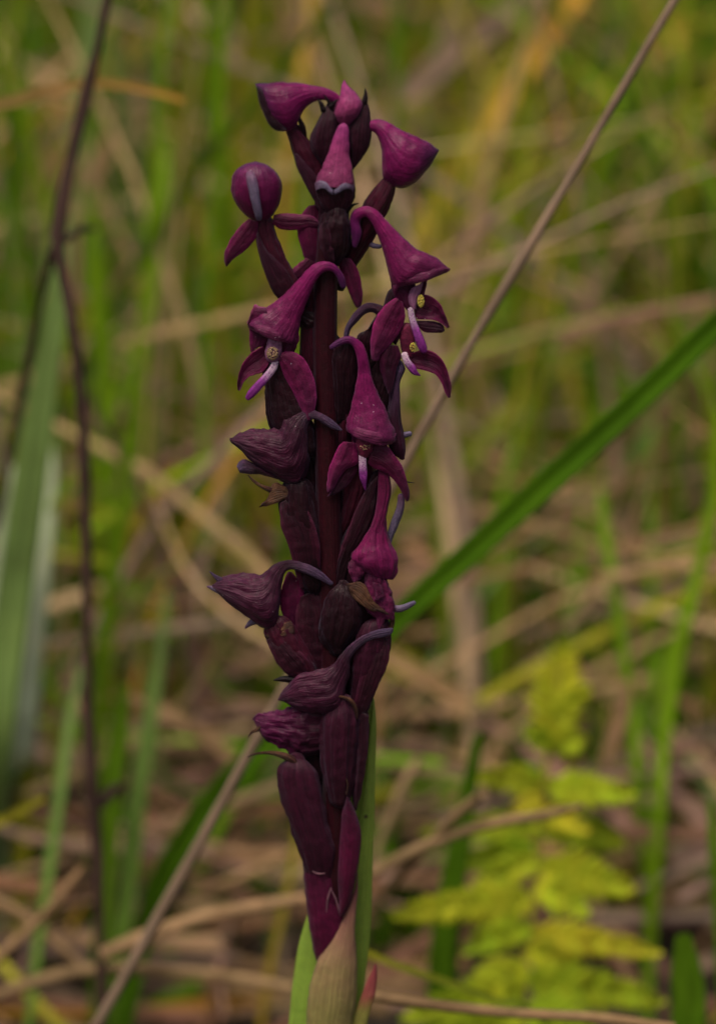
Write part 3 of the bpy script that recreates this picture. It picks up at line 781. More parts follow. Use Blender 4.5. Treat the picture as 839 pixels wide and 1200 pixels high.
# X: lowest capsule, left, with a dry curved tip
f = flower()
tube('ovary', [(340, 888, 358, 890), (329, 898, 371, 904), (327, 914, 376, 920), (331.5, 938, 381, 946), (341, 966, 388, 974), (350, 992, 394, 996), (357, 1010, 392, 1012, -12), (363, 1036, 390, 1036, -7), (369, 1062, 386, 1062, 2)], 'bract', f, d=-12, th=0.6, rib=0.03, ribn=8)
rod('dry_tip', [(290, 887, 0.6, -14), (300, 883.5, 1.4, -15), (314, 882, 2, -16), (328, 884, 3.6, -17), (340, 889, 4.6, -17), (350, 897, 3, -17)], 'dry', f, n=30, m=10)

# capsules and spent flowers round the sides and back of the stem
for rows, dd, mt in (
        ([(350, 540, 372, 540), (346, 580, 376, 580), (350, 620, 378, 620), (356, 660, 380, 660)], 14, 'ovary'),
        ([(395, 540, 424, 540), (392, 570, 428, 570), (392, 605, 415, 605)], 18, 'ovary_red'),
        ([(402, 640, 440, 640), (398, 680, 446, 680), (396, 720, 446, 720), (400, 750, 430, 752)], 4, 'ovary'),
        ([(352, 700, 378, 700), (350, 740, 382, 740), (356, 790, 386, 790)], 12, 'ovary'),
        ([(350, 780, 384, 780), (350, 810, 388, 810), (360, 860, 388, 860), (368, 900, 386, 900)], 8, 'ovary'),
        ([(388, 760, 430, 760), (386, 800, 436, 800), (392, 850, 426, 850), (396, 900, 416, 900)], 16, 'ovary'),
        ([(364, 860, 400, 860), (366, 900, 404, 900), (376, 950, 402, 950), (384, 985, 398, 985)], 14, 'ovary'),
        ([(366, 400, 396, 400), (364, 440, 400, 440), (370, 480, 398, 480)], 22, 'ovary'),
        ([(350, 335, 369, 335), (353, 380, 370, 380), (352, 430, 372, 430), (356, 480, 372, 480)], 4, 'ovary_red'),
        ([(392, 440, 412, 440), (390, 490, 414, 490), (392, 540, 410, 540)], 2, 'ovary_red'),
        ([(372, 220, 404, 220), (370, 255, 408, 255), (374, 300, 402, 300)], 20, 'ovary_red'),
        ([(376, 145, 412, 145), (374, 175, 414, 175), (380, 215, 406, 215)], 16, 'bud')):
    tube('ovary', rows, mt, orchid, d=dd, th=0.8, rib=0.05, twist=0.8)

for rows in ([(328, 590, 345, 580, -12), (329, 615, 362, 600, -17), (338, 640, 372, 625, -18), (345, 665, 376, 655, -15), (352, 690, 370, 690, -8)],
             [(312, 750, 326, 742, -16), (320, 768, 346, 758, -20), (332, 785, 362, 774, -20), (348, 796, 370, 792, -14)],
             [(456, 750, 440, 745, -16), (455, 775, 428, 770, -21), (444, 802, 420, 800, -21), (431, 828, 415, 826, -17), (422, 842, 416, 843, -12)],
             [(432, 838, 420, 832, -14), (431, 880, 419, 876, -18), (425, 920, 416, 918, -17), (418, 949, 415, 945, -12)],
             [(444, 556, 434, 566, -14), (436, 590, 420, 590, -17), (424, 620, 405, 628, -17), (412, 650, 396, 655, -13), (402, 680, 393, 684, -8)],
             [(376, 262, 384, 258, -20), (374, 280, 388, 280, -23), (380, 300, 392, 300, -20), (388, 309, 392, 309, -15)],
             [(350, 700, 372, 690, -4), (346, 730, 384, 725, -8), (352, 762, 386, 760, -8), (362, 790, 380, 790, -4)]):
    petal('bract', rows, 'bract_dark', orchid, bulge=3, n=34, wav=0.9)

# bracts round the lower stem, sheath and leaves
petal('bract', [(405.5, 931.5, 407, 931.5, -17), (402, 945, 415, 947, -20), (399, 973, 423, 974, -23), (397, 1003, 421.5, 1003, -24), (396, 1030, 417, 1030, -24), (397, 1053, 411.6, 1055, -22), (396, 1070, 402, 1075, -20)], 'bract_red', orchid, bulge=7, n=40)
tube('bract', [(354, 1003, 392, 1010), (357, 1040, 400, 1044), (361, 1075, 408, 1078), (366, 1108, 404, 1112), (372, 1130, 398, 1135), (380, 1150, 396, 1150)], 'bract_red', orchid, d=-3, th=0.75, n=44, m=32)
rod('scratch', [(382.5, 1069, 0.5, -21), (384, 1054, 0.9, -22), (388, 1041, 0.9, -22.5)], 'scratch', orchid, n=14, m=6)
rod('scratch', [(388, 1043, 0.6, -22.5), (394, 1055, 0.9, -22), (398.5, 1074, 0.5, -22)], 'scratch', orchid, n=14, m=6)
rod('scratch', [(366, 1021, 0.4, -19), (373, 1024, 0.9, -21), (381, 1023.5, 0.5, -22)], 'scratch', orchid, n=12, m=6)
tube('sheath', [(418.3, 1023, 419.3, 1024, -16), (415.5, 1042, 419.5, 1043, -16), (407, 1063, 417.5, 1066, -15), (396, 1088, 416, 1092, -14), (383, 1109, 417.5, 1114, -12), (371.5, 1127, 418.5, 1134, -11), (364, 1152, 418, 1158, -10), (360, 1178, 416.5, 1180, -9), (359, 1205, 412, 1206, -8), (360, 1260, 414, 1260, -6), (368, 1420, 418, 1420, -2), (374, 1500, 416, 1500, 0)],
     'sheath', orchid, th=0.72, n=90, m=36, rib=0.008, ribn=14, rough=0.03)
petal('leaf', [(439.3, 1129, 440.5, 1129, -4), (434, 1141, 442, 1144, -5), (426, 1160, 440, 1164, -6), (418, 1183, 434, 1184, -6), (408, 1215, 428, 1215, -6), (400, 1290, 424, 1290, -6), (396, 1400, 420, 1400, -4)], 'leaf_tip', orchid, bulge=3, n=60)
petal('leaf', [(436.5, 818, 438, 818, 34), (425, 850, 441, 850, 33), (412, 915, 439.5, 917, 32), (395, 960, 439, 960, 31), (378, 1017, 436.5, 1017, 30), (361, 1070, 434, 1089, 28), (351, 1105, 428, 1146, 26), (345, 1142, 423, 1178, 24), (341, 1178, 418, 1210, 22), (338, 1240, 416, 1260, 20), (345, 1450, 420, 1450, 15), (375, 1700, 415, 1700, 6)],
      'leaf', orchid, bulge=8, n=90, m=15, groove=4.0, wav=0.8, thick=1.6)
# two basal leaves low round the stem
petal('leaf', [(250, 1560, 252, 1560, -60), (285, 1530, 300, 1570, -50), (330, 1580, 350, 1630, -30), (370, 1700, 380, 1730, -10), (388, 1840, 400, 1840, 0)], 'leaf', orchid, bulge=8, n=40, groove=4)
petal('leaf', [(560, 1540, 562, 1545, 70), (510, 1530, 530, 1580, 60), (450, 1580, 480, 1640, 40), (410, 1700, 435, 1730, 20), (392, 1840, 410, 1840, 8)], 'leaf', orchid, bulge=8, n=40, groove=4)

# ================================================================== grass blades and stalks one can tell apart
PAL = {
    'green': (0.080, 0.160, 0.006), 'bright': (0.125, 0.225, 0.006), 'olive': (0.19, 0.185, 0.012), 'glauc': (0.12, 0.185, 0.048), 'pale': (0.34, 0.39, 0.25),
    'tan': (0.27, 0.170, 0.085), 'straw': (0.35, 0.245, 0.125), 'mauve': (0.19, 0.12, 0.088), 'brown': (0.13, 0.074, 0.04), 'dark': (0.040, 0.022, 0.018),
    'orange': (0.30, 0.17, 0.025), 'yellow': (0.25, 0.23, 0.02), 'lime': (0.26, 0.33, 0.025), 'deep': (0.048, 0.115, 0.003),
}


def vary(c, a=0.18):
    k = 1 + random.uniform(-a, a)
    return tuple(max(0.003, x * k * (1 + random.uniform(-a, a) * 0.4)) for x in c)


def mpp(Y, y=600):
    return (P(420, y, Y) - P(419, y, Y)).length


def path3(pts, Y0, Y1, root=True, lean=0.0):
    """grid path to metres, then on down to the ground"""
    out = []
    n_ = len(pts)
    for i, q in enumerate(pts):
        Y = Y0 + (Y1 - Y0) * i / max(1, n_ - 1)
        p = P(q[0], q[1], Y)
        out.append([p.x, p.y, p.z, q[2] * mpp(Y, q[1])])
    if root and out[-1][2] > 0.004:
        a, b_ = out[-2], out[-1]
        h = b_[2]
        dz = max(1e-4, a[2] - b_[2])
        sx = max(-0.8, min(0.8, (b_[0] - a[0]) / dz))
        out.append([b_[0] + sx * h * 0.6, b_[1] + lean, h * 0.4, b_[3] * 0.95])
        out.append([b_[0] + sx * h * 0.8, b_[1] + lean, -0.004, b_[3] * 0.85])
    return out


def spl(rows, n_):
    k = len(rows)
    out = []
    for i in range(n_):
        s = (k - 1) * i / (n_ - 1)
        j = min(int(s), k - 2)
        t = s - j
        p0, p1, p2, p3 = rows[max(j - 1, 0)], rows[j], rows[j + 1], rows[min(j + 2, k - 1)]
        out.append([0.5 * (2 * b + (c - a) * t + (2 * a - 5 * b + 4 * c - d) * t * t + (3 * b - a - 3 * c + d) * t ** 3)
                    for a, b, c, d in zip(p0, p1, p2, p3)])
    return out


def ribbon_mesh(rows, c0, c1, V, F, C, fold=0.25, n_=24, thick=0.00025, yaw=0.0):
    S = spl(rows, n_)
    b0 = len(V)
    seed_ = random.random() * 90
    tones = [random.uniform(0.72, 1.3) for _ in range(9)]
    tones[4] *= 1.15
    for i, (x, y, z, wd) in enumerate(S):
        a, b = S[max(i - 1, 0)], S[min(i + 1, n_ - 1)]
        t = (Vector(b[:3]) - Vector(a[:3])).normalized()
        p = Vector((x, y, z))
        view = (CAM - p).normalized()
        s = t.cross(Matrix.Rotation(yaw, 3, 'Z') @ view)
        s.normalize()
        nr = s.cross(t).normalized()
        hw = wd * 0.5
        u = i / (n_ - 1)
        col = tuple(c0[k] + (c1[k] - c0[k]) * u for k in range(3))
        for q_ in range(9):
            dx = q_ / 4.0 - 1
            wob = 1 + 0.05 * noise.noise(Vector((u * 14, q_ * 0.1, seed_)))
            V.append(p + s * hw * dx * wob - nr * hw * fold * (1 - abs(dx)))
            k_ = tones[q_] * (1 + 0.35 * noise.noise(Vector((u * 5, q_ * 0.9, seed_ + 5))))
            C.append(tuple(min(1, v_ * k_) for v_ in col))
        V.append(p - nr * (hw * fold + thick))
        C.append(col)
    for i in range(n_ - 1):
        o_ = b0 + i * 10
        for j in range(8):
            F.append((o_ + j, o_ + j + 1, o_ + j + 11, o_ + j + 10))
        F.append((o_ + 8, o_ + 9, o_ + 19, o_ + 18))
        F.append((o_ + 9, o_, o_ + 10, o_ + 19))


def stalk_mesh(rows, c0, c1, V, F, C, n_=30, m_=8, knob=0.0):
    S = spl(rows, n_)
    b0 = len(V)
    for i, (x, y, z, wd) in enumerate(S):
        a, b = S[max(i - 1, 0)], S[min(i + 1, n_ - 1)]
        t = (Vector(b[:3]) - Vector(a[:3])).normalized()
        s = t.cross(Vector((0, 1, 0.05)))
        s.normalize()
        q = s.cross(t)
        hw = wd * 0.5 * (1 + knob * noise.noise(Vector((x * 90, z * 90, 1))))
        u = i / (n_ - 1)
        col = tuple(c0[k] + (c1[k] - c0[k]) * u for k in range(3))
        for j in range(m_):
            th = 2 * math.pi * j / m_
            V.append(Vector((x, y, z)) + s * hw * math.cos(th) + q * hw * math.sin(th))
            k_ = 1 + 0.5 * noise.noise(Vector((u * 22, math.cos(th) * 1.5, rows[0][0] * 40)))
            C.append(tuple(v_ * k_ for v_ in col))
    for i in range(n_ - 1):
        for j in range(m_):
            a_, b_ = b0 + i * m_ + j, b0 + i * m_ + (j + 1) % m_
            F.append((a_, b_, b_ + m_, a_ + m_))
    F.append(tuple(b0 + j for j in range(m_)))
    F.append(tuple(b0 + (n_ - 1) * m_ + j for j in reversed(range(m_))))


def thing_blade(name, label, cat, col, pts, Y0, Y1=None, col2=None, root=True, stalk=False, mat=None, group=None, fold=0.25, lean=0.0, knob=0.0):
    Y1 = Y0 if Y1 is None else Y1
    V, F, C = [], [], []
    rows = path3(pts, Y0, Y1, root, lean)
    c0 = PAL[col] if isinstance(col, str) else col
    c1 = PAL[col2] if col2 else c0
    if stalk:
        stalk_mesh(rows, c0, c1, V, F, C, knob=knob)
    else:
        ribbon_mesh(rows, c0, c1, V, F, C, fold=fold, n_=30)
    o = link_mesh(name, V, F, mat or ('straw' if stalk or col in ('tan', 'straw', 'mauve', 'brown', 'dark') else 'blade'), cols=C, origin=Vector(rows[-1][:3]))
    return tag(o, label, cat, group)


thing_blade('grass_blade', "broad bright green grass blade slanting from the right edge down behind the orchid spike", "grass blade", 'deep',
            [(905, 322, 21.6), (839, 381, 27.9), (745, 472, 30.6), (640, 567, 32.4), (560, 640, 30.6), (480, 712, 29.7), (400, 790, 30.6), (300, 882, 30.6), (235, 958, 30.6), (185, 1040, 27.0), (165, 1120, 21.6)], 0.105, 0.15, col2='deep')
thing_blade('dry_stalk', "long straight mauve-brown stalk crossing diagonally from top right to bottom left behind the orchid", "dry stalk", (0.15, 0.103, 0.070),
            [(830, -60, 8.6), (790, 0, 9.5), (660, 222, 10.8), (532, 437, 12.0), (410, 660, 12.0), (300, 868, 12.9), (180, 1085, 13.8), (105, 1215, 13.8)], 0.085, 0.07, stalk=True, knob=0.25)
tw = empty('forked_twig', P(118, 1190, 0.12))
tag(tw, "thin dark brown forked twig with a knot, rising along the left side", "twig")


def child_stalk(name, parent, col, pts, Y0, Y1, root=False, knob=0.7, col2=None):
    V, F, C = [], [], []
    rows = path3(pts, Y0, Y1, root)
    stalk_mesh(rows, PAL[col], PAL[col2 or col], V, F, C, knob=knob)
    off = parent.location
    V = [v - off for v in V]
    return link_mesh(name, V, F, 'straw', parent, cols=C)


child_stalk('main_stem', tw, 'dark', [(132, -30, 11.7), (118, 40, 11.7), (97, 130, 13.0), (80, 205, 13.0), (68, 270, 16.9), (72, 310, 15.6), (84, 370, 11.7), (95, 460, 11.7), (99, 540, 11.1), (102, 620, 11.1), (102, 720, 11.7), (103, 820, 13.0), (108, 920, 14.3), (115, 1010, 13.0), (118, 1100, 11.7), (120, 1200, 11.7)], 0.15, 0.12, root=True)
child_stalk('branch', tw, 'dark', [(66, 285, 13.0), (56, 320, 11.7), (44, 370, 10.4), (30, 440, 9.1), (12, 540, 9.1), (-5, 620, 7.8)], 0.15, 0.18)
child_stalk('branch', tw, 'dark', [(68, 285, 11.7), (85, 276, 11.7), (98, 268, 10.4), (112, 268, 6.5)], 0.15, 0.155)
child_stalk('branch', tw, 'dark', [(108, 950, 10.4), (130, 930, 15.6), (142, 922, 11.7)], 0.125, 0.14)
thing_blade('dry_grass', "arched dry blade, orange at its left end, crossing the dark twig near the top left", "dry grass blade", 'orange',
            [(215, 118, 8), (190, 110, 9), (160, 103, 10), (125, 98, 10), (90, 99, 11), (55, 106, 13), (20, 118, 12), (-20, 132, 11), (-60, 200, 10)], 0.16, 0.20, col2='tan')
thing_blade('grass_blade', "wide grey-green blade at the left edge, tip beside the twig's knot", "grass blade", 'glauc',
            [(78, 250, 10), (74, 300, 18), (68, 350, 24), (60, 410, 30), (48, 480, 36), (36, 560, 40), (22, 660, 42), (8, 760, 42), (-5, 880, 40)], 0.20, 0.18, lean=0.02)
thing_blade('grass_blade', "pale silvery folded blade in front of the wide grey-green blade at the left edge", "grass blade", 'pale',
            [(12, 545, 12), (14, 590, 26), (10, 650, 32), (4, 740, 36), (-4, 860, 36)], 0.21, 0.19, lean=0.02)
thing_blade('grass_blade', "pale silvery blade with rounded tip right of the wide grey-green blade", "grass blade", 'pale',
            [(56, 515, 8), (58, 560, 18), (50, 630, 26), (42, 700, 30), (34, 790, 32), (24, 900, 30)], 0.22, 0.20, lean=0.02)
thing_blade('grass_blade', "blurred grey-green blade rising behind the upper part of the dark twig", "grass blade", 'glauc',
            [(112, -40, 24), (106, 40, 26), (98, 130, 26), (92, 220, 24), (88, 330, 22)], 0.36, 0.34)
G = [  # label, colour, colour2, path, Y
    ("thin grey-green blade curving down through the lower left, right of the pale blades", 'glauc', 'green', [(95, 780, 7.2), (80, 860, 13.0), (68, 950, 14.4), (55, 1040, 13.0), (42, 1130, 11.5), (34, 1210, 10.1)], 0.17, 0.14),
    ("blurred grey-green blade standing left of the long dry stalk in the lower left", 'glauc', 'green', [(196, 690, 7.2), (186, 780, 13.0), (172, 870, 18.7), (160, 950, 21.6), (150, 1030, 23.0), (140, 1110, 21.6)], 0.19, 0.17),
    ("bright green blade behind the lower dark twig", 'green', None, [(146, 800, 12), (140, 860, 22), (132, 920, 26), (128, 980, 22)], 0.17, 0.17),
    ("bright green blade rising through the left side between twig and round-hooded flower", 'bright', None, [(196, 165, 8), (190, 230, 16), (182, 320, 22), (172, 410, 24), (170, 500, 20)], 0.30, 0.28),
    ("bright green blade with a crease, second right of the twig's knot", 'bright', None, [(105, 230, 10), (112, 300, 18), (118, 370, 24), (124, 430, 20), (126, 500, 18)], 0.26, 0.26),
    ("narrow fresh green blade above the thin brown straws on the left", 'bright', None, [(160, 440, 10), (152, 520, 14), (146, 600, 14), (130, 690, 18), (122, 780, 18)], 0.22, 0.22),
    ("narrow green blade rising below the middle of the broad slanting blade", 'bright', None, [(596, 610, 8), (590, 670, 12), (584, 740, 14), (578, 810, 12)], 0.26, 0.26),
    ("fresh green blade with bent tip, left of the grey-green slanting blade on the right", 'bright', None, [(703, 575, 8), (706, 620, 14), (718, 680, 15), (730, 760, 14), (742, 850, 14), (748, 930, 12)], 0.22, 0.20),
    ("curved green blade at the right edge above the fern", 'bright', None, [(842, 480, 10), (836, 580, 14), (822, 650, 15), (802, 730, 16), (785, 810, 18), (776, 880, 16), (772, 950, 14)], 0.20, 0.19),
    ("blurred grey-green blade slanting from the right edge under the broad green blade", 'glauc', 'green', [(850, 395, 22), (800, 450, 34), (757, 510, 36), (725, 570, 30), (690, 640, 30), (660, 710, 34), (640, 780, 34), (610, 850, 30)], 0.34, 0.32),
    ("green blade leaning behind the tip of the yellow-green fern", 'green', None, [(690, 640, 8), (672, 700, 16), (655, 760, 20), (635, 820, 20), (612, 880, 18), (590, 960, 14)], 0.26, 0.24),
    ("orange-green blade standing below the right end of the broad slanting blade", 'olive', 'orange', [(790, 480, 10), (785, 540, 16), (778, 600, 22), (770, 660, 24), (764, 730, 18)], 0.32, 0.32),
    ("thin yellow-orange blade left of the sheath at the foot of the spike", 'olive', 'orange', [(352, 930, 4), (345, 1000, 9), (330, 1075, 10), (315, 1140, 10), (305, 1210, 9)], 0.17, 0.16),
    ("thin yellow-green blade crossing to the lower right of the sheath", 'olive', 'green', [(425, 1115, 8), (470, 1133, 8), (520, 1150, 8), (580, 1172, 8), (640, 1200, 8)], 0.07, 0.07),
    ("wide dark green blade low at the right, beside the fern", 'green', 'deep', [(800, 1095, 16), (803, 1130, 34), (806, 1170, 40), (806, 1220, 40)], 0.09, 0.09),
    ("green blade at the right edge near the bottom", 'green', None, [(832, 940, 8), (838, 1010, 16), (846, 1080, 20), (850, 1160, 18)], 0.12, 0.12),
    ("yellow blade tip poking in from the left edge near the bottom", 'yellow', 'olive', [(52, 935, 8), (30, 948, 10), (5, 962, 12), (-25, 985, 12)], 0.12, 0.13),
    ("orange-yellow wide blurred blade leaning across the top right", (0.50, 0.27, 0.03), 'yellow', [(700, -50, 18), (665, 10, 24), (630, 62, 24), (590, 120, 26), (550, 175, 28), (510, 235, 26), (480, 300, 22)], 0.40, 0.34),
    ("olive blade with orange margins low on the left, half hidden by the grey-green blade", 'olive', None, [(35, 880, 12), (30, 960, 22), (24, 1040, 22), (20, 1110, 18)], 0.20, 0.20),
    ("yellow-orange bent blade right of the twig at mid height", 'orange', 'olive', [(208, 545, 6), (185, 575, 12), (165, 605, 14), (150, 640, 12), (142, 700, 10)], 0.26, 0.26),
    ("yellow-green blade passing behind the hanging left sepal", 'yellow', 'olive', [(300, 445, 10), (278, 470, 16), (258, 500, 18), (244, 540, 16)], 0.30, 0.30),
    ("upright olive blade right behind the round-hooded flower", 'olive', None, [(300, -30, 14), (292, 60, 18), (284, 150, 18), (276, 240, 18), (268, 330, 16)], 0.33, 0.33),
    ("upright lighter green blade left of the olive blade at the top", 'olive', 'bright', [(234, 40, 10), (228, 110, 16), (216, 180, 16), (208, 250, 14)], 0.33, 0.33),
    ("straight green blade standing below the round-hooded flower on the left", 'green', 'bright', [(245, 370, 14), (236, 430, 24), (228, 490, 22), (222, 560, 16)], 0.34, 0.34),
    ("dark green broad blade in the lower right under the fern's left leaflets", 'deep', 'green', [(560, 860, 10), (545, 950, 22), (530, 1040, 30), (520, 1120, 34), (515, 1210, 34)], 0.13, 0.13),
    ("olive blurred blade leaning parallel below the wide orange-yellow one at the top right", 'olive', 'yellow', [(690, 70, 10), (640, 115, 18), (590, 165, 22), (535, 235, 22), (495, 300, 16)], 0.40, 0.36),
    ("wide dark green blurred blade at the far right above the broad slanting blade", 'green', 'deep', [(758, 150, 14), (764, 210, 34), (770, 280, 40), (772, 350, 36)], 0.42, 0.40),
    ("bright green blurred blade between the long stalk and the right edge near the top", 'bright', None, [(735, 60, 10), (728, 120, 24), (716, 190, 26), (700, 260, 20)], 0.42, 0.40),
    ("bright green blurred blade leaning left of the long stalk, right of the open flowers", 'bright', 'green', [(640, 210, 8), (610, 270, 18), (585, 340, 20), (570, 410, 18)], 0.38, 0.36),
    ("yellow-green blade leaning left just right of the uppermost hoods", 'yellow', 'olive', [(600, 60, 8), (565, 120, 16), (540, 190, 18), (520, 270, 16), (510, 340, 12)], 0.36, 0.34),
    ("olive blade leaning parallel above the broad slanting blade", 'olive', 'green', [(700, 400, 8), (640, 440, 16), (580, 500, 18), (530, 560, 18), (490, 600, 14)], 0.30, 0.28),
]
for i, (lab, c, c2, pts, Y0, Y1) in enumerate(G):
    thing_blade('grass_blade', lab, "grass blade", c, pts, Y0, Y1, col2=c2)
Sx = [
    ("long pale straw lying nearly level across the bottom left, ending at the sheath", 'tan', [(345, 1158, 13), (270, 1144, 14), (200, 1137, 15), (120, 1135, 16), (60, 1145, 16), (-20, 1172, 16)], 0.12, 0.13),
    ("pale straw coming out right of the sheath and running level under the fern", 'tan', [(430, 1166, 14), (520, 1179, 14), (600, 1187, 13), (700, 1193, 13), (790, 1205, 12)], 0.04, 0.04),
    ("tan straw rising gently from the lower left to the foot of the spike", 'tan', [(362, 1052, 13), (300, 1062, 15), (240, 1075, 18), (180, 1094, 19), (120, 1118, 16)], 0.12, 0.12),
    ("curved brown straw crossing in front of the fern to its right leaflets", 'tan', [(682, 944, 6), (640, 955, 12), (590, 962, 13), (540, 975, 14), (490, 995, 15), (435, 1025, 15), (400, 1050, 14)], 0.09, 0.12),
    ("forked tan straw crossing under the brown straw right of the spike", 'tan', [(565, 930, 14), (530, 960, 14), (500, 992, 13), (465, 1030, 12), (425, 1075, 12)], 0.10, 0.12),
    ("thick pinkish straw sloping down right of the spike at mid height", 'tan', [(440, 762, 16), (490, 790, 20), (520, 808, 22), (550, 825, 18)], 0.22, 0.22),
    ("thin pale straw crossing under the broad green blade", 'straw', [(690, 700, 10), (640, 718, 12), (560, 735, 12), (480, 752, 12)], 0.30, 0.30),
    ("tan straw crossing the lower left corner, upper one of the crossed pair", 'tan', [(98, 1015, 8), (75, 1045, 12), (45, 1080, 13), (0, 1120, 14), (-30, 1145, 14)], 0.12, 0.12),
    ("tan straw crossing the lower left corner, lower one of the crossed pair", 'tan', [(-20, 1048, 14), (20, 1068, 14), (60, 1100, 13), (100, 1135, 12)], 0.15, 0.15),
    ("straw falling from upper left to the long dry stalk, left of the spike", 'tan', [(150, 815, 8), (200, 838, 16), (240, 862, 18), (275, 892, 14)], 0.20, 0.20),
    ("bent pinkish dry blade behind the hanging sepal, left of the spike", 'tan', [(262, 440, 14), (246, 500, 22), (240, 560, 26), (246, 610, 26), (238, 660, 22), (226, 720, 16)], 0.33, 0.32),
    ("pale straw leaning left below the far left flower", 'tan', [(290, 630, 12), (250, 655, 16), (225, 695, 18), (205, 740, 18), (196, 780, 12)], 0.28, 0.28),
    ("faded level straw far back at the right, above the broad green blade", 'straw', [(820, 382, 18), (720, 384, 20), (620, 382, 20), (530, 378, 16)], 0.42, 0.42),
    ("tan blurred blade leaning across the upper left behind the twig", 'tan', [(190, 108, 14), (160, 145, 18), (130, 175, 22), (100, 220, 16)], 0.34, 0.34),
    ("short tan dead leaf standing upright right of the fern's tip", 'tan', [(735, 800, 8), (728, 835, 18), (716, 870, 18), (705, 905, 10)], 0.19, 0.19),
    ("whitish bent straw end right of the spike, above the crossing straws", 'straw', [(490, 888, 8), (482, 905, 13), (468, 930, 12), (455, 965, 10), (440, 1000, 9)], 0.16, 0.16),
    ("thin yellowish straw between the lower left stalk and the spike", 'tan', [(352, 995, 9), (300, 1020, 10), (250, 1040, 10), (200, 1055, 9)], 0.19, 0.19),
    ("brown mauve blurred dead blade leaning across the top right, left of the orange one", 'mauve', [(660, -60, 22), (600, 10, 26), (540, 55, 28), (480, 110, 28), (440, 160, 24)], 0.44, 0.38),
    ("dark mauve thin straw rising behind the left side toward the round-hooded flower", 'brown', [(250, 225, 8), (215, 262, 10), (175, 295, 12), (140, 330, 12), (120, 370, 10)], 0.30, 0.30),
    ("blurred dead straw at the right edge above the tall grass", 'tan', [(845, 140, 16), (800, 165, 18), (760, 180, 16), (720, 190, 10)], 0.44, 0.44),
    ("pinkish straw slanting behind the upper end of the grey-green right blade", 'tan', [(720, 490, 10), (745, 520, 18), (775, 560, 16), (800, 590, 10)], 0.40, 0.40),
]
for i, (lab, c, pts, Y0, Y1) in enumerate(Sx):
    thing_blade('dry_straw', lab, "straw", vary(tuple(q * 0.8 for q in PAL[c]), 0.1), pts, Y0, Y1, root=False, stalk=(i not in (5, 9, 10, 13, 14, 17)), mat='straw')

# ================================================================== the fern
fern = empty('fern', P(640, 1230, 0.12))
tag(fern, "yellow-green fern frond with toothed leaflets, blurred at the lower right of the spike", "fern")
stem_px = [(655, 770), (650, 830), (640, 890), (634, 950), (630, 1010), (622, 1070), (614, 1130), (610, 1200), (606, 1290)]
child_stalk('frond_stem', fern, 'olive', [(x, y, 5 + i * 0.5) for i, (x, y) in enumerate(stem_px)], 0.172, 0.115, root=True, knob=0.1, col2='olive')


def leaflet(x0, y0, x1, y1, wd, Y0, Y1, col, droop=10):
    """toothed leaflet from the stem at x0, y0 to its tip"""
    V, F, C = [], [], []
    dx, dy = x1 - x0, y1 - y0
    L = math.hypot(dx, dy)
    ux, uy = dx / L, dy / L
    nx, ny = -uy, ux
    off = fern.location
    c = vary(col, 0.12)
    nl = max(6, int(L / 10))

    def centre(u):
        return x0 + dx * u, y0 + dy * u + droop * u * u - droop * 0.5 * u, Y0 + (Y1 - Y0) * u

    def lobe(bx, by, bY, ax, ay, ln, hw):
        """one pointed lobe, folded along its own vein"""
        b0 = len(V)
        px_, py_ = -ay, ax
        cc = vary(c, 0.16)
        for i in range(6):
            t = i / 5
            h = hw * math.sin(math.pi * min(1, 0.28 + t * 0.72)) ** 0.8
            for sg in (-1, 0, 1):
                V.append(P(bx + ax * ln * t + px_ * h * sg, by + ay * ln * t + py_ * h * sg + 1.5 * t * t, bY + 0.0006 * abs(sg) - 0.0012 * t) - off)
                C.append(tuple(q * (0.85 if sg == 0 else 1.0) for q in cc))
        for i in range(5):
            for j in (0, 1):
                q = b0 + i * 3 + j
                F.append((q, q + 1, q + 4, q + 3))
    for k in range(nl):
        u = (k + 0.3) / nl
        ln = wd * (1 - u) ** 0.6 * min(1, 0.55 + u * 3) * random.uniform(0.85, 1.1)
        for sg in (-1, 1):
            cx, cy, cY = centre(min(1, u + (0.03 if sg > 0 else 0)))
            an = math.radians(random.uniform(48, 60))
            lobe(cx, cy, cY + random.uniform(-0.0006, 0.0006), ux * math.cos(an) + nx * sg * math.sin(an), uy * math.cos(an) + ny * sg * math.sin(an), ln, L / nl * 0.62)
    cx, cy, cY = centre(0.86)
    lobe(cx, cy, cY, ux, uy, L * 0.14 + 3, 4)
    return link_mesh('leaflet', V, F, 'fern', fern, cols=C)


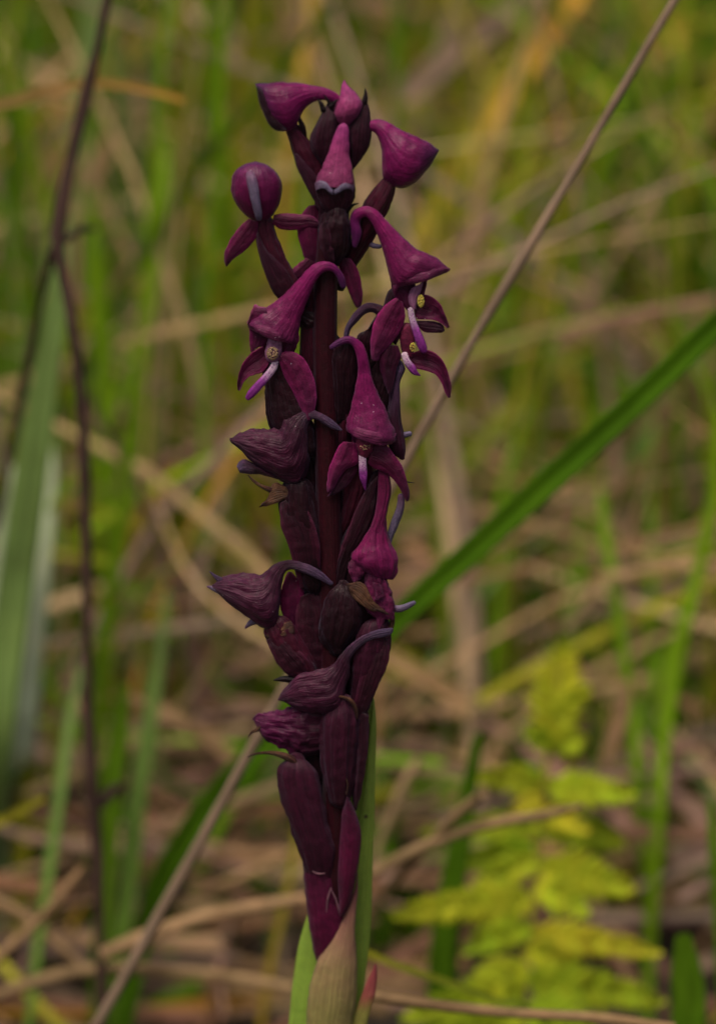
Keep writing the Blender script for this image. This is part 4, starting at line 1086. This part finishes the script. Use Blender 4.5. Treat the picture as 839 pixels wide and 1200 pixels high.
LIME, LIME2, GOLD = (0.44, 0.50, 0.024), (0.32, 0.42, 0.018), (0.48, 0.45, 0.026)
for (x0, y0, x1, y1, wd, dY, col) in [
        (648, 872, 660, 752, 36, 0.022, LIME), (646, 850, 690, 800, 18, -0.005, LIME), (636, 955, 690, 968, 18, -0.01, GOLD), (628, 1010, 560, 1030, 20, 0.005, LIME), (618, 1110, 690, 1140, 24, 0.0, LIME), (612, 1160, 470, 1190, 26, 0.0, LIME2), (645, 880, 618, 850, 16, 0.0, LIME2), (648, 880, 684, 858, 18, 0.0, LIME),
        (638, 920, 548, 905, 19, -0.01, LIME), (640, 925, 742, 926, 24, -0.015, LIME), (636, 935, 600, 950, 16, -0.01, GOLD),
        (634, 968, 492, 972, 20, 0.0, LIME2), (636, 965, 730, 985, 24, 0.01, LIME2), (630, 1000, 520, 1010, 22, 0.01, LIME2),
        (630, 1020, 742, 1036, 32, -0.012, LIME), (628, 1040, 690, 1066, 22, -0.005, LIME), (624, 1055, 458, 1068, 26, -0.015, LIME),
        (620, 1085, 540, 1112, 20, -0.005, LIME2), (622, 1095, 772, 1112, 22, -0.015, GOLD), (616, 1130, 560, 1165, 34, -0.01, LIME),
        (616, 1150, 776, 1168, 30, -0.01, LIME2), (612, 1185, 700, 1210, 34, -0.01, LIME2), (612, 1190, 500, 1220, 30, -0.005, LIME2)]:
    Yb = 0.17 - (y0 - 770) / 430 * 0.055
    leaflet(x0, y0, x1, y1, wd * 1.55, Yb, Yb + dY, col)

# ================================================================== countless grass and thatch behind
def field(count, zones, name, mat, palette, hrange, wrange, lean, seed, lying=False, xr=(-1.0, 1.0)):
    random.seed(seed)
    V, F, C = [], [], []
    for _ in range(count):
        y = zones[0] + (zones[1] - zones[0]) * random.random() ** 1.25
        half = 0.10 + (y + 0.70) * 0.16
        x = random.uniform(half * xr[0], half * xr[1])
        if y < 0.222 and -0.005 < x < 0.085:
            continue
        r = random.random()
        acc = 0
        for wgt, cname in palette(x, y):
            acc += wgt
            if r <= acc:
                break
        c = vary(PAL[cname], 0.28)
        wd = random.uniform(*wrange) * (1 + y * 0.4)
        if lying:
            ang = random.uniform(0, math.pi * 2)
            Ls = random.uniform(*hrange)
            z0 = random.uniform(0.0, lean)
            rise = random.uniform(-0.25, 0.25) * Ls
            rows = []
            bend = random.uniform(-0.35, 0.35)
            for k in range(4):
                t = k / 3
                rows.append([x + math.cos(ang + bend * t) * Ls * (t - .5), y + math.sin(ang + bend * t) * Ls * (t - .5) * 0.8,
                             max(0.002, z0 + rise * (t - .5) + noise.noise(Vector((x * 9, t, y * 9))) * 0.01), wd * (1 - 0.6 * t)])
        else:
            h = random.uniform(*hrange)
            ang = random.uniform(0, math.pi * 2)
            ln = abs(random.gauss(0, lean)) * h
            rows = []
            dr = random.uniform(1.5, 2.6)
            for k in range(5):
                t = k / 4
                rows.append([x + math.cos(ang) * ln * t ** dr, y + math.sin(ang) * ln * (0.3 if math.sin(ang) < 0 else 1) * t ** dr, h * t * (1 - 0.25 * t * min(1, ln / h)),
                             wd * (1 - t) ** 0.55 + 0.0002])
        S = spl(rows, 8)
        b0 = len(V)
        tw_ = random.uniform(-1.0, 1.0)
        for i, (px, py, pz, w_) in enumerate(S):
            a, b = S[max(i - 1, 0)], S[min(i + 1, 7)]
            t = (Vector(b[:3]) - Vector(a[:3])).normalized()
            s = t.cross(Vector((math.sin(tw_), -math.cos(tw_), 0.3)))
            if s.length < 1e-4:
                s = Vector((1, 0, 0))
            s.normalize()
            nr = s.cross(t)
            p = Vector((px, py, pz))
            u = i / 7
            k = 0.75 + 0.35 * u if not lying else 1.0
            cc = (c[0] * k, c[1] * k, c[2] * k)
            V.append(p - s * w_ / 2)
            V.append(p + nr * w_ * 0.18)
            V.append(p + s * w_ / 2)
            C += [cc, cc, cc]
        for i in range(7):
            for j in (0, 1):
                a = b0 + i * 3 + j
                F.append((a, a + 1, a + 4, a + 3))
    o = link_mesh(name, V, F, mat, cols=C)
    tag(o, kind="stuff")
    return o


def pal_green(x, y):
    if y > 0.45:
        return ((0.32, 'green'), (0.26, 'bright'), (0.20, 'olive'), (0.06, 'glauc'), (0.07, 'yellow'), (0.02, 'orange'), (0.07, 'tan'))
    if x < -0.01:
        return ((0.30, 'green'), (0.22, 'bright'), (0.14, 'glauc'), (0.22, 'olive'), (0.06, 'yellow'), (0.06, 'tan'))
    return ((0.38, 'green'), (0.22, 'bright'), (0.22, 'olive'), (0.08, 'glauc'), (0.05, 'yellow'), (0.05, 'tan'))


def pal_dry(x, y):
    if y < 0.33:
        return ((0.12, 'tan'), (0.05, 'straw'), (0.20, 'mauve'), (0.48, 'brown'), (0.15, 'dark'))
    return ((0.34, 'tan'), (0.22, 'straw'), (0.2, 'mauve'), (0.2, 'brown'), (0.04, 'orange'))


def pal_mix(x, y):
    if y > 0.6:
        return ((0.12, 'tan'), (0.05, 'mauve'), (0.45, 'olive'), (0.3, 'bright'), (0.08, 'orange'))
    return ((0.20, 'tan'), (0.08, 'straw'), (0.12, 'mauve'), (0.28, 'olive'), (0.28, 'green'), (0.04, 'orange'))


field(1700, (0.185, 0.55), "thatch", 'straw', pal_dry, (0.04, 0.11), (0.0014, 0.0034), 0.05, 11, lying=True)
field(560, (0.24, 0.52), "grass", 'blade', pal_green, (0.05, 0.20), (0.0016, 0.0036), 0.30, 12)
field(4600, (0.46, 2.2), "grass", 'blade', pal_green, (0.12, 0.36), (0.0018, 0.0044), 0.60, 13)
field(1100, (0.30, 1.8), "dead_grass", 'straw', pal_mix, (0.08, 0.30), (0.0016, 0.0036), 0.9, 14)


def pal_arch(x, y):
    if y < 0.55:
        return ((0.14, 'tan'), (0.05, 'straw'), (0.08, 'mauve'), (0.30, 'olive'), (0.35, 'bright'), (0.08, 'yellow'))
    return ((0.06, 'tan'), (0.04, 'straw'), (0.04, 'mauve'), (0.24, 'olive'), (0.24, 'bright'), (0.26, 'green'), (0.04, 'orange'), (0.08, 'yellow'))


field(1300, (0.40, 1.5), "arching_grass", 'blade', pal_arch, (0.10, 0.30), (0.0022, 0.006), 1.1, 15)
field(170, (0.20, 0.34), "low_green_grass", 'blade', lambda x, y: ((0.6, 'deep'), (0.4, 'green')), (0.02, 0.07), (0.003, 0.006), 0.8, 16)


def pal_low(x, y):
    return ((0.34, 'green'), (0.2, 'bright'), (0.2, 'olive'), (0.12, 'deep'), (0.14, 'glauc'))


field(260, (0.20, 0.42), "short_grass", 'blade', pal_low, (0.03, 0.14), (0.0014, 0.0036), 0.5, 17)


def pal_tangle(x, y):
    return ((0.28, 'tan'), (0.10, 'straw'), (0.22, 'mauve'), (0.20, 'olive'), (0.10, 'bright'), (0.03, 'orange'), (0.07, 'brown'))


field(420, (0.24, 0.50), "dry_tangle", 'straw', pal_tangle, (0.08, 0.24), (0.0012, 0.0030), 0.95, 18)
field(420, (0.22, 0.42), "fallen_straw", 'straw', pal_tangle, (0.05, 0.12), (0.0012, 0.0028), 0.09, 19, lying=True)
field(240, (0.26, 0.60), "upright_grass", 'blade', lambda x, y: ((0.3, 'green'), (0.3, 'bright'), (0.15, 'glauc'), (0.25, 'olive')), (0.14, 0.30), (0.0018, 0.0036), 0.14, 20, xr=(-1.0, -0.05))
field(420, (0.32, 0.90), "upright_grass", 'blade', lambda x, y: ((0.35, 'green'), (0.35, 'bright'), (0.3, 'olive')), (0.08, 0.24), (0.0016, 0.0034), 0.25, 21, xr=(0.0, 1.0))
# litter and short grass on the ground round the foot of the orchid, below the picture's lower edge
field(900, (-0.35, 0.20), "litter", 'straw', pal_mix, (0.04, 0.10), (0.0014, 0.0034), 0.015, 22, lying=True)
field(400, (-0.35, 0.17), "short_grass", 'blade', pal_low, (0.012, 0.035), (0.0014, 0.0030), 0.5, 23)
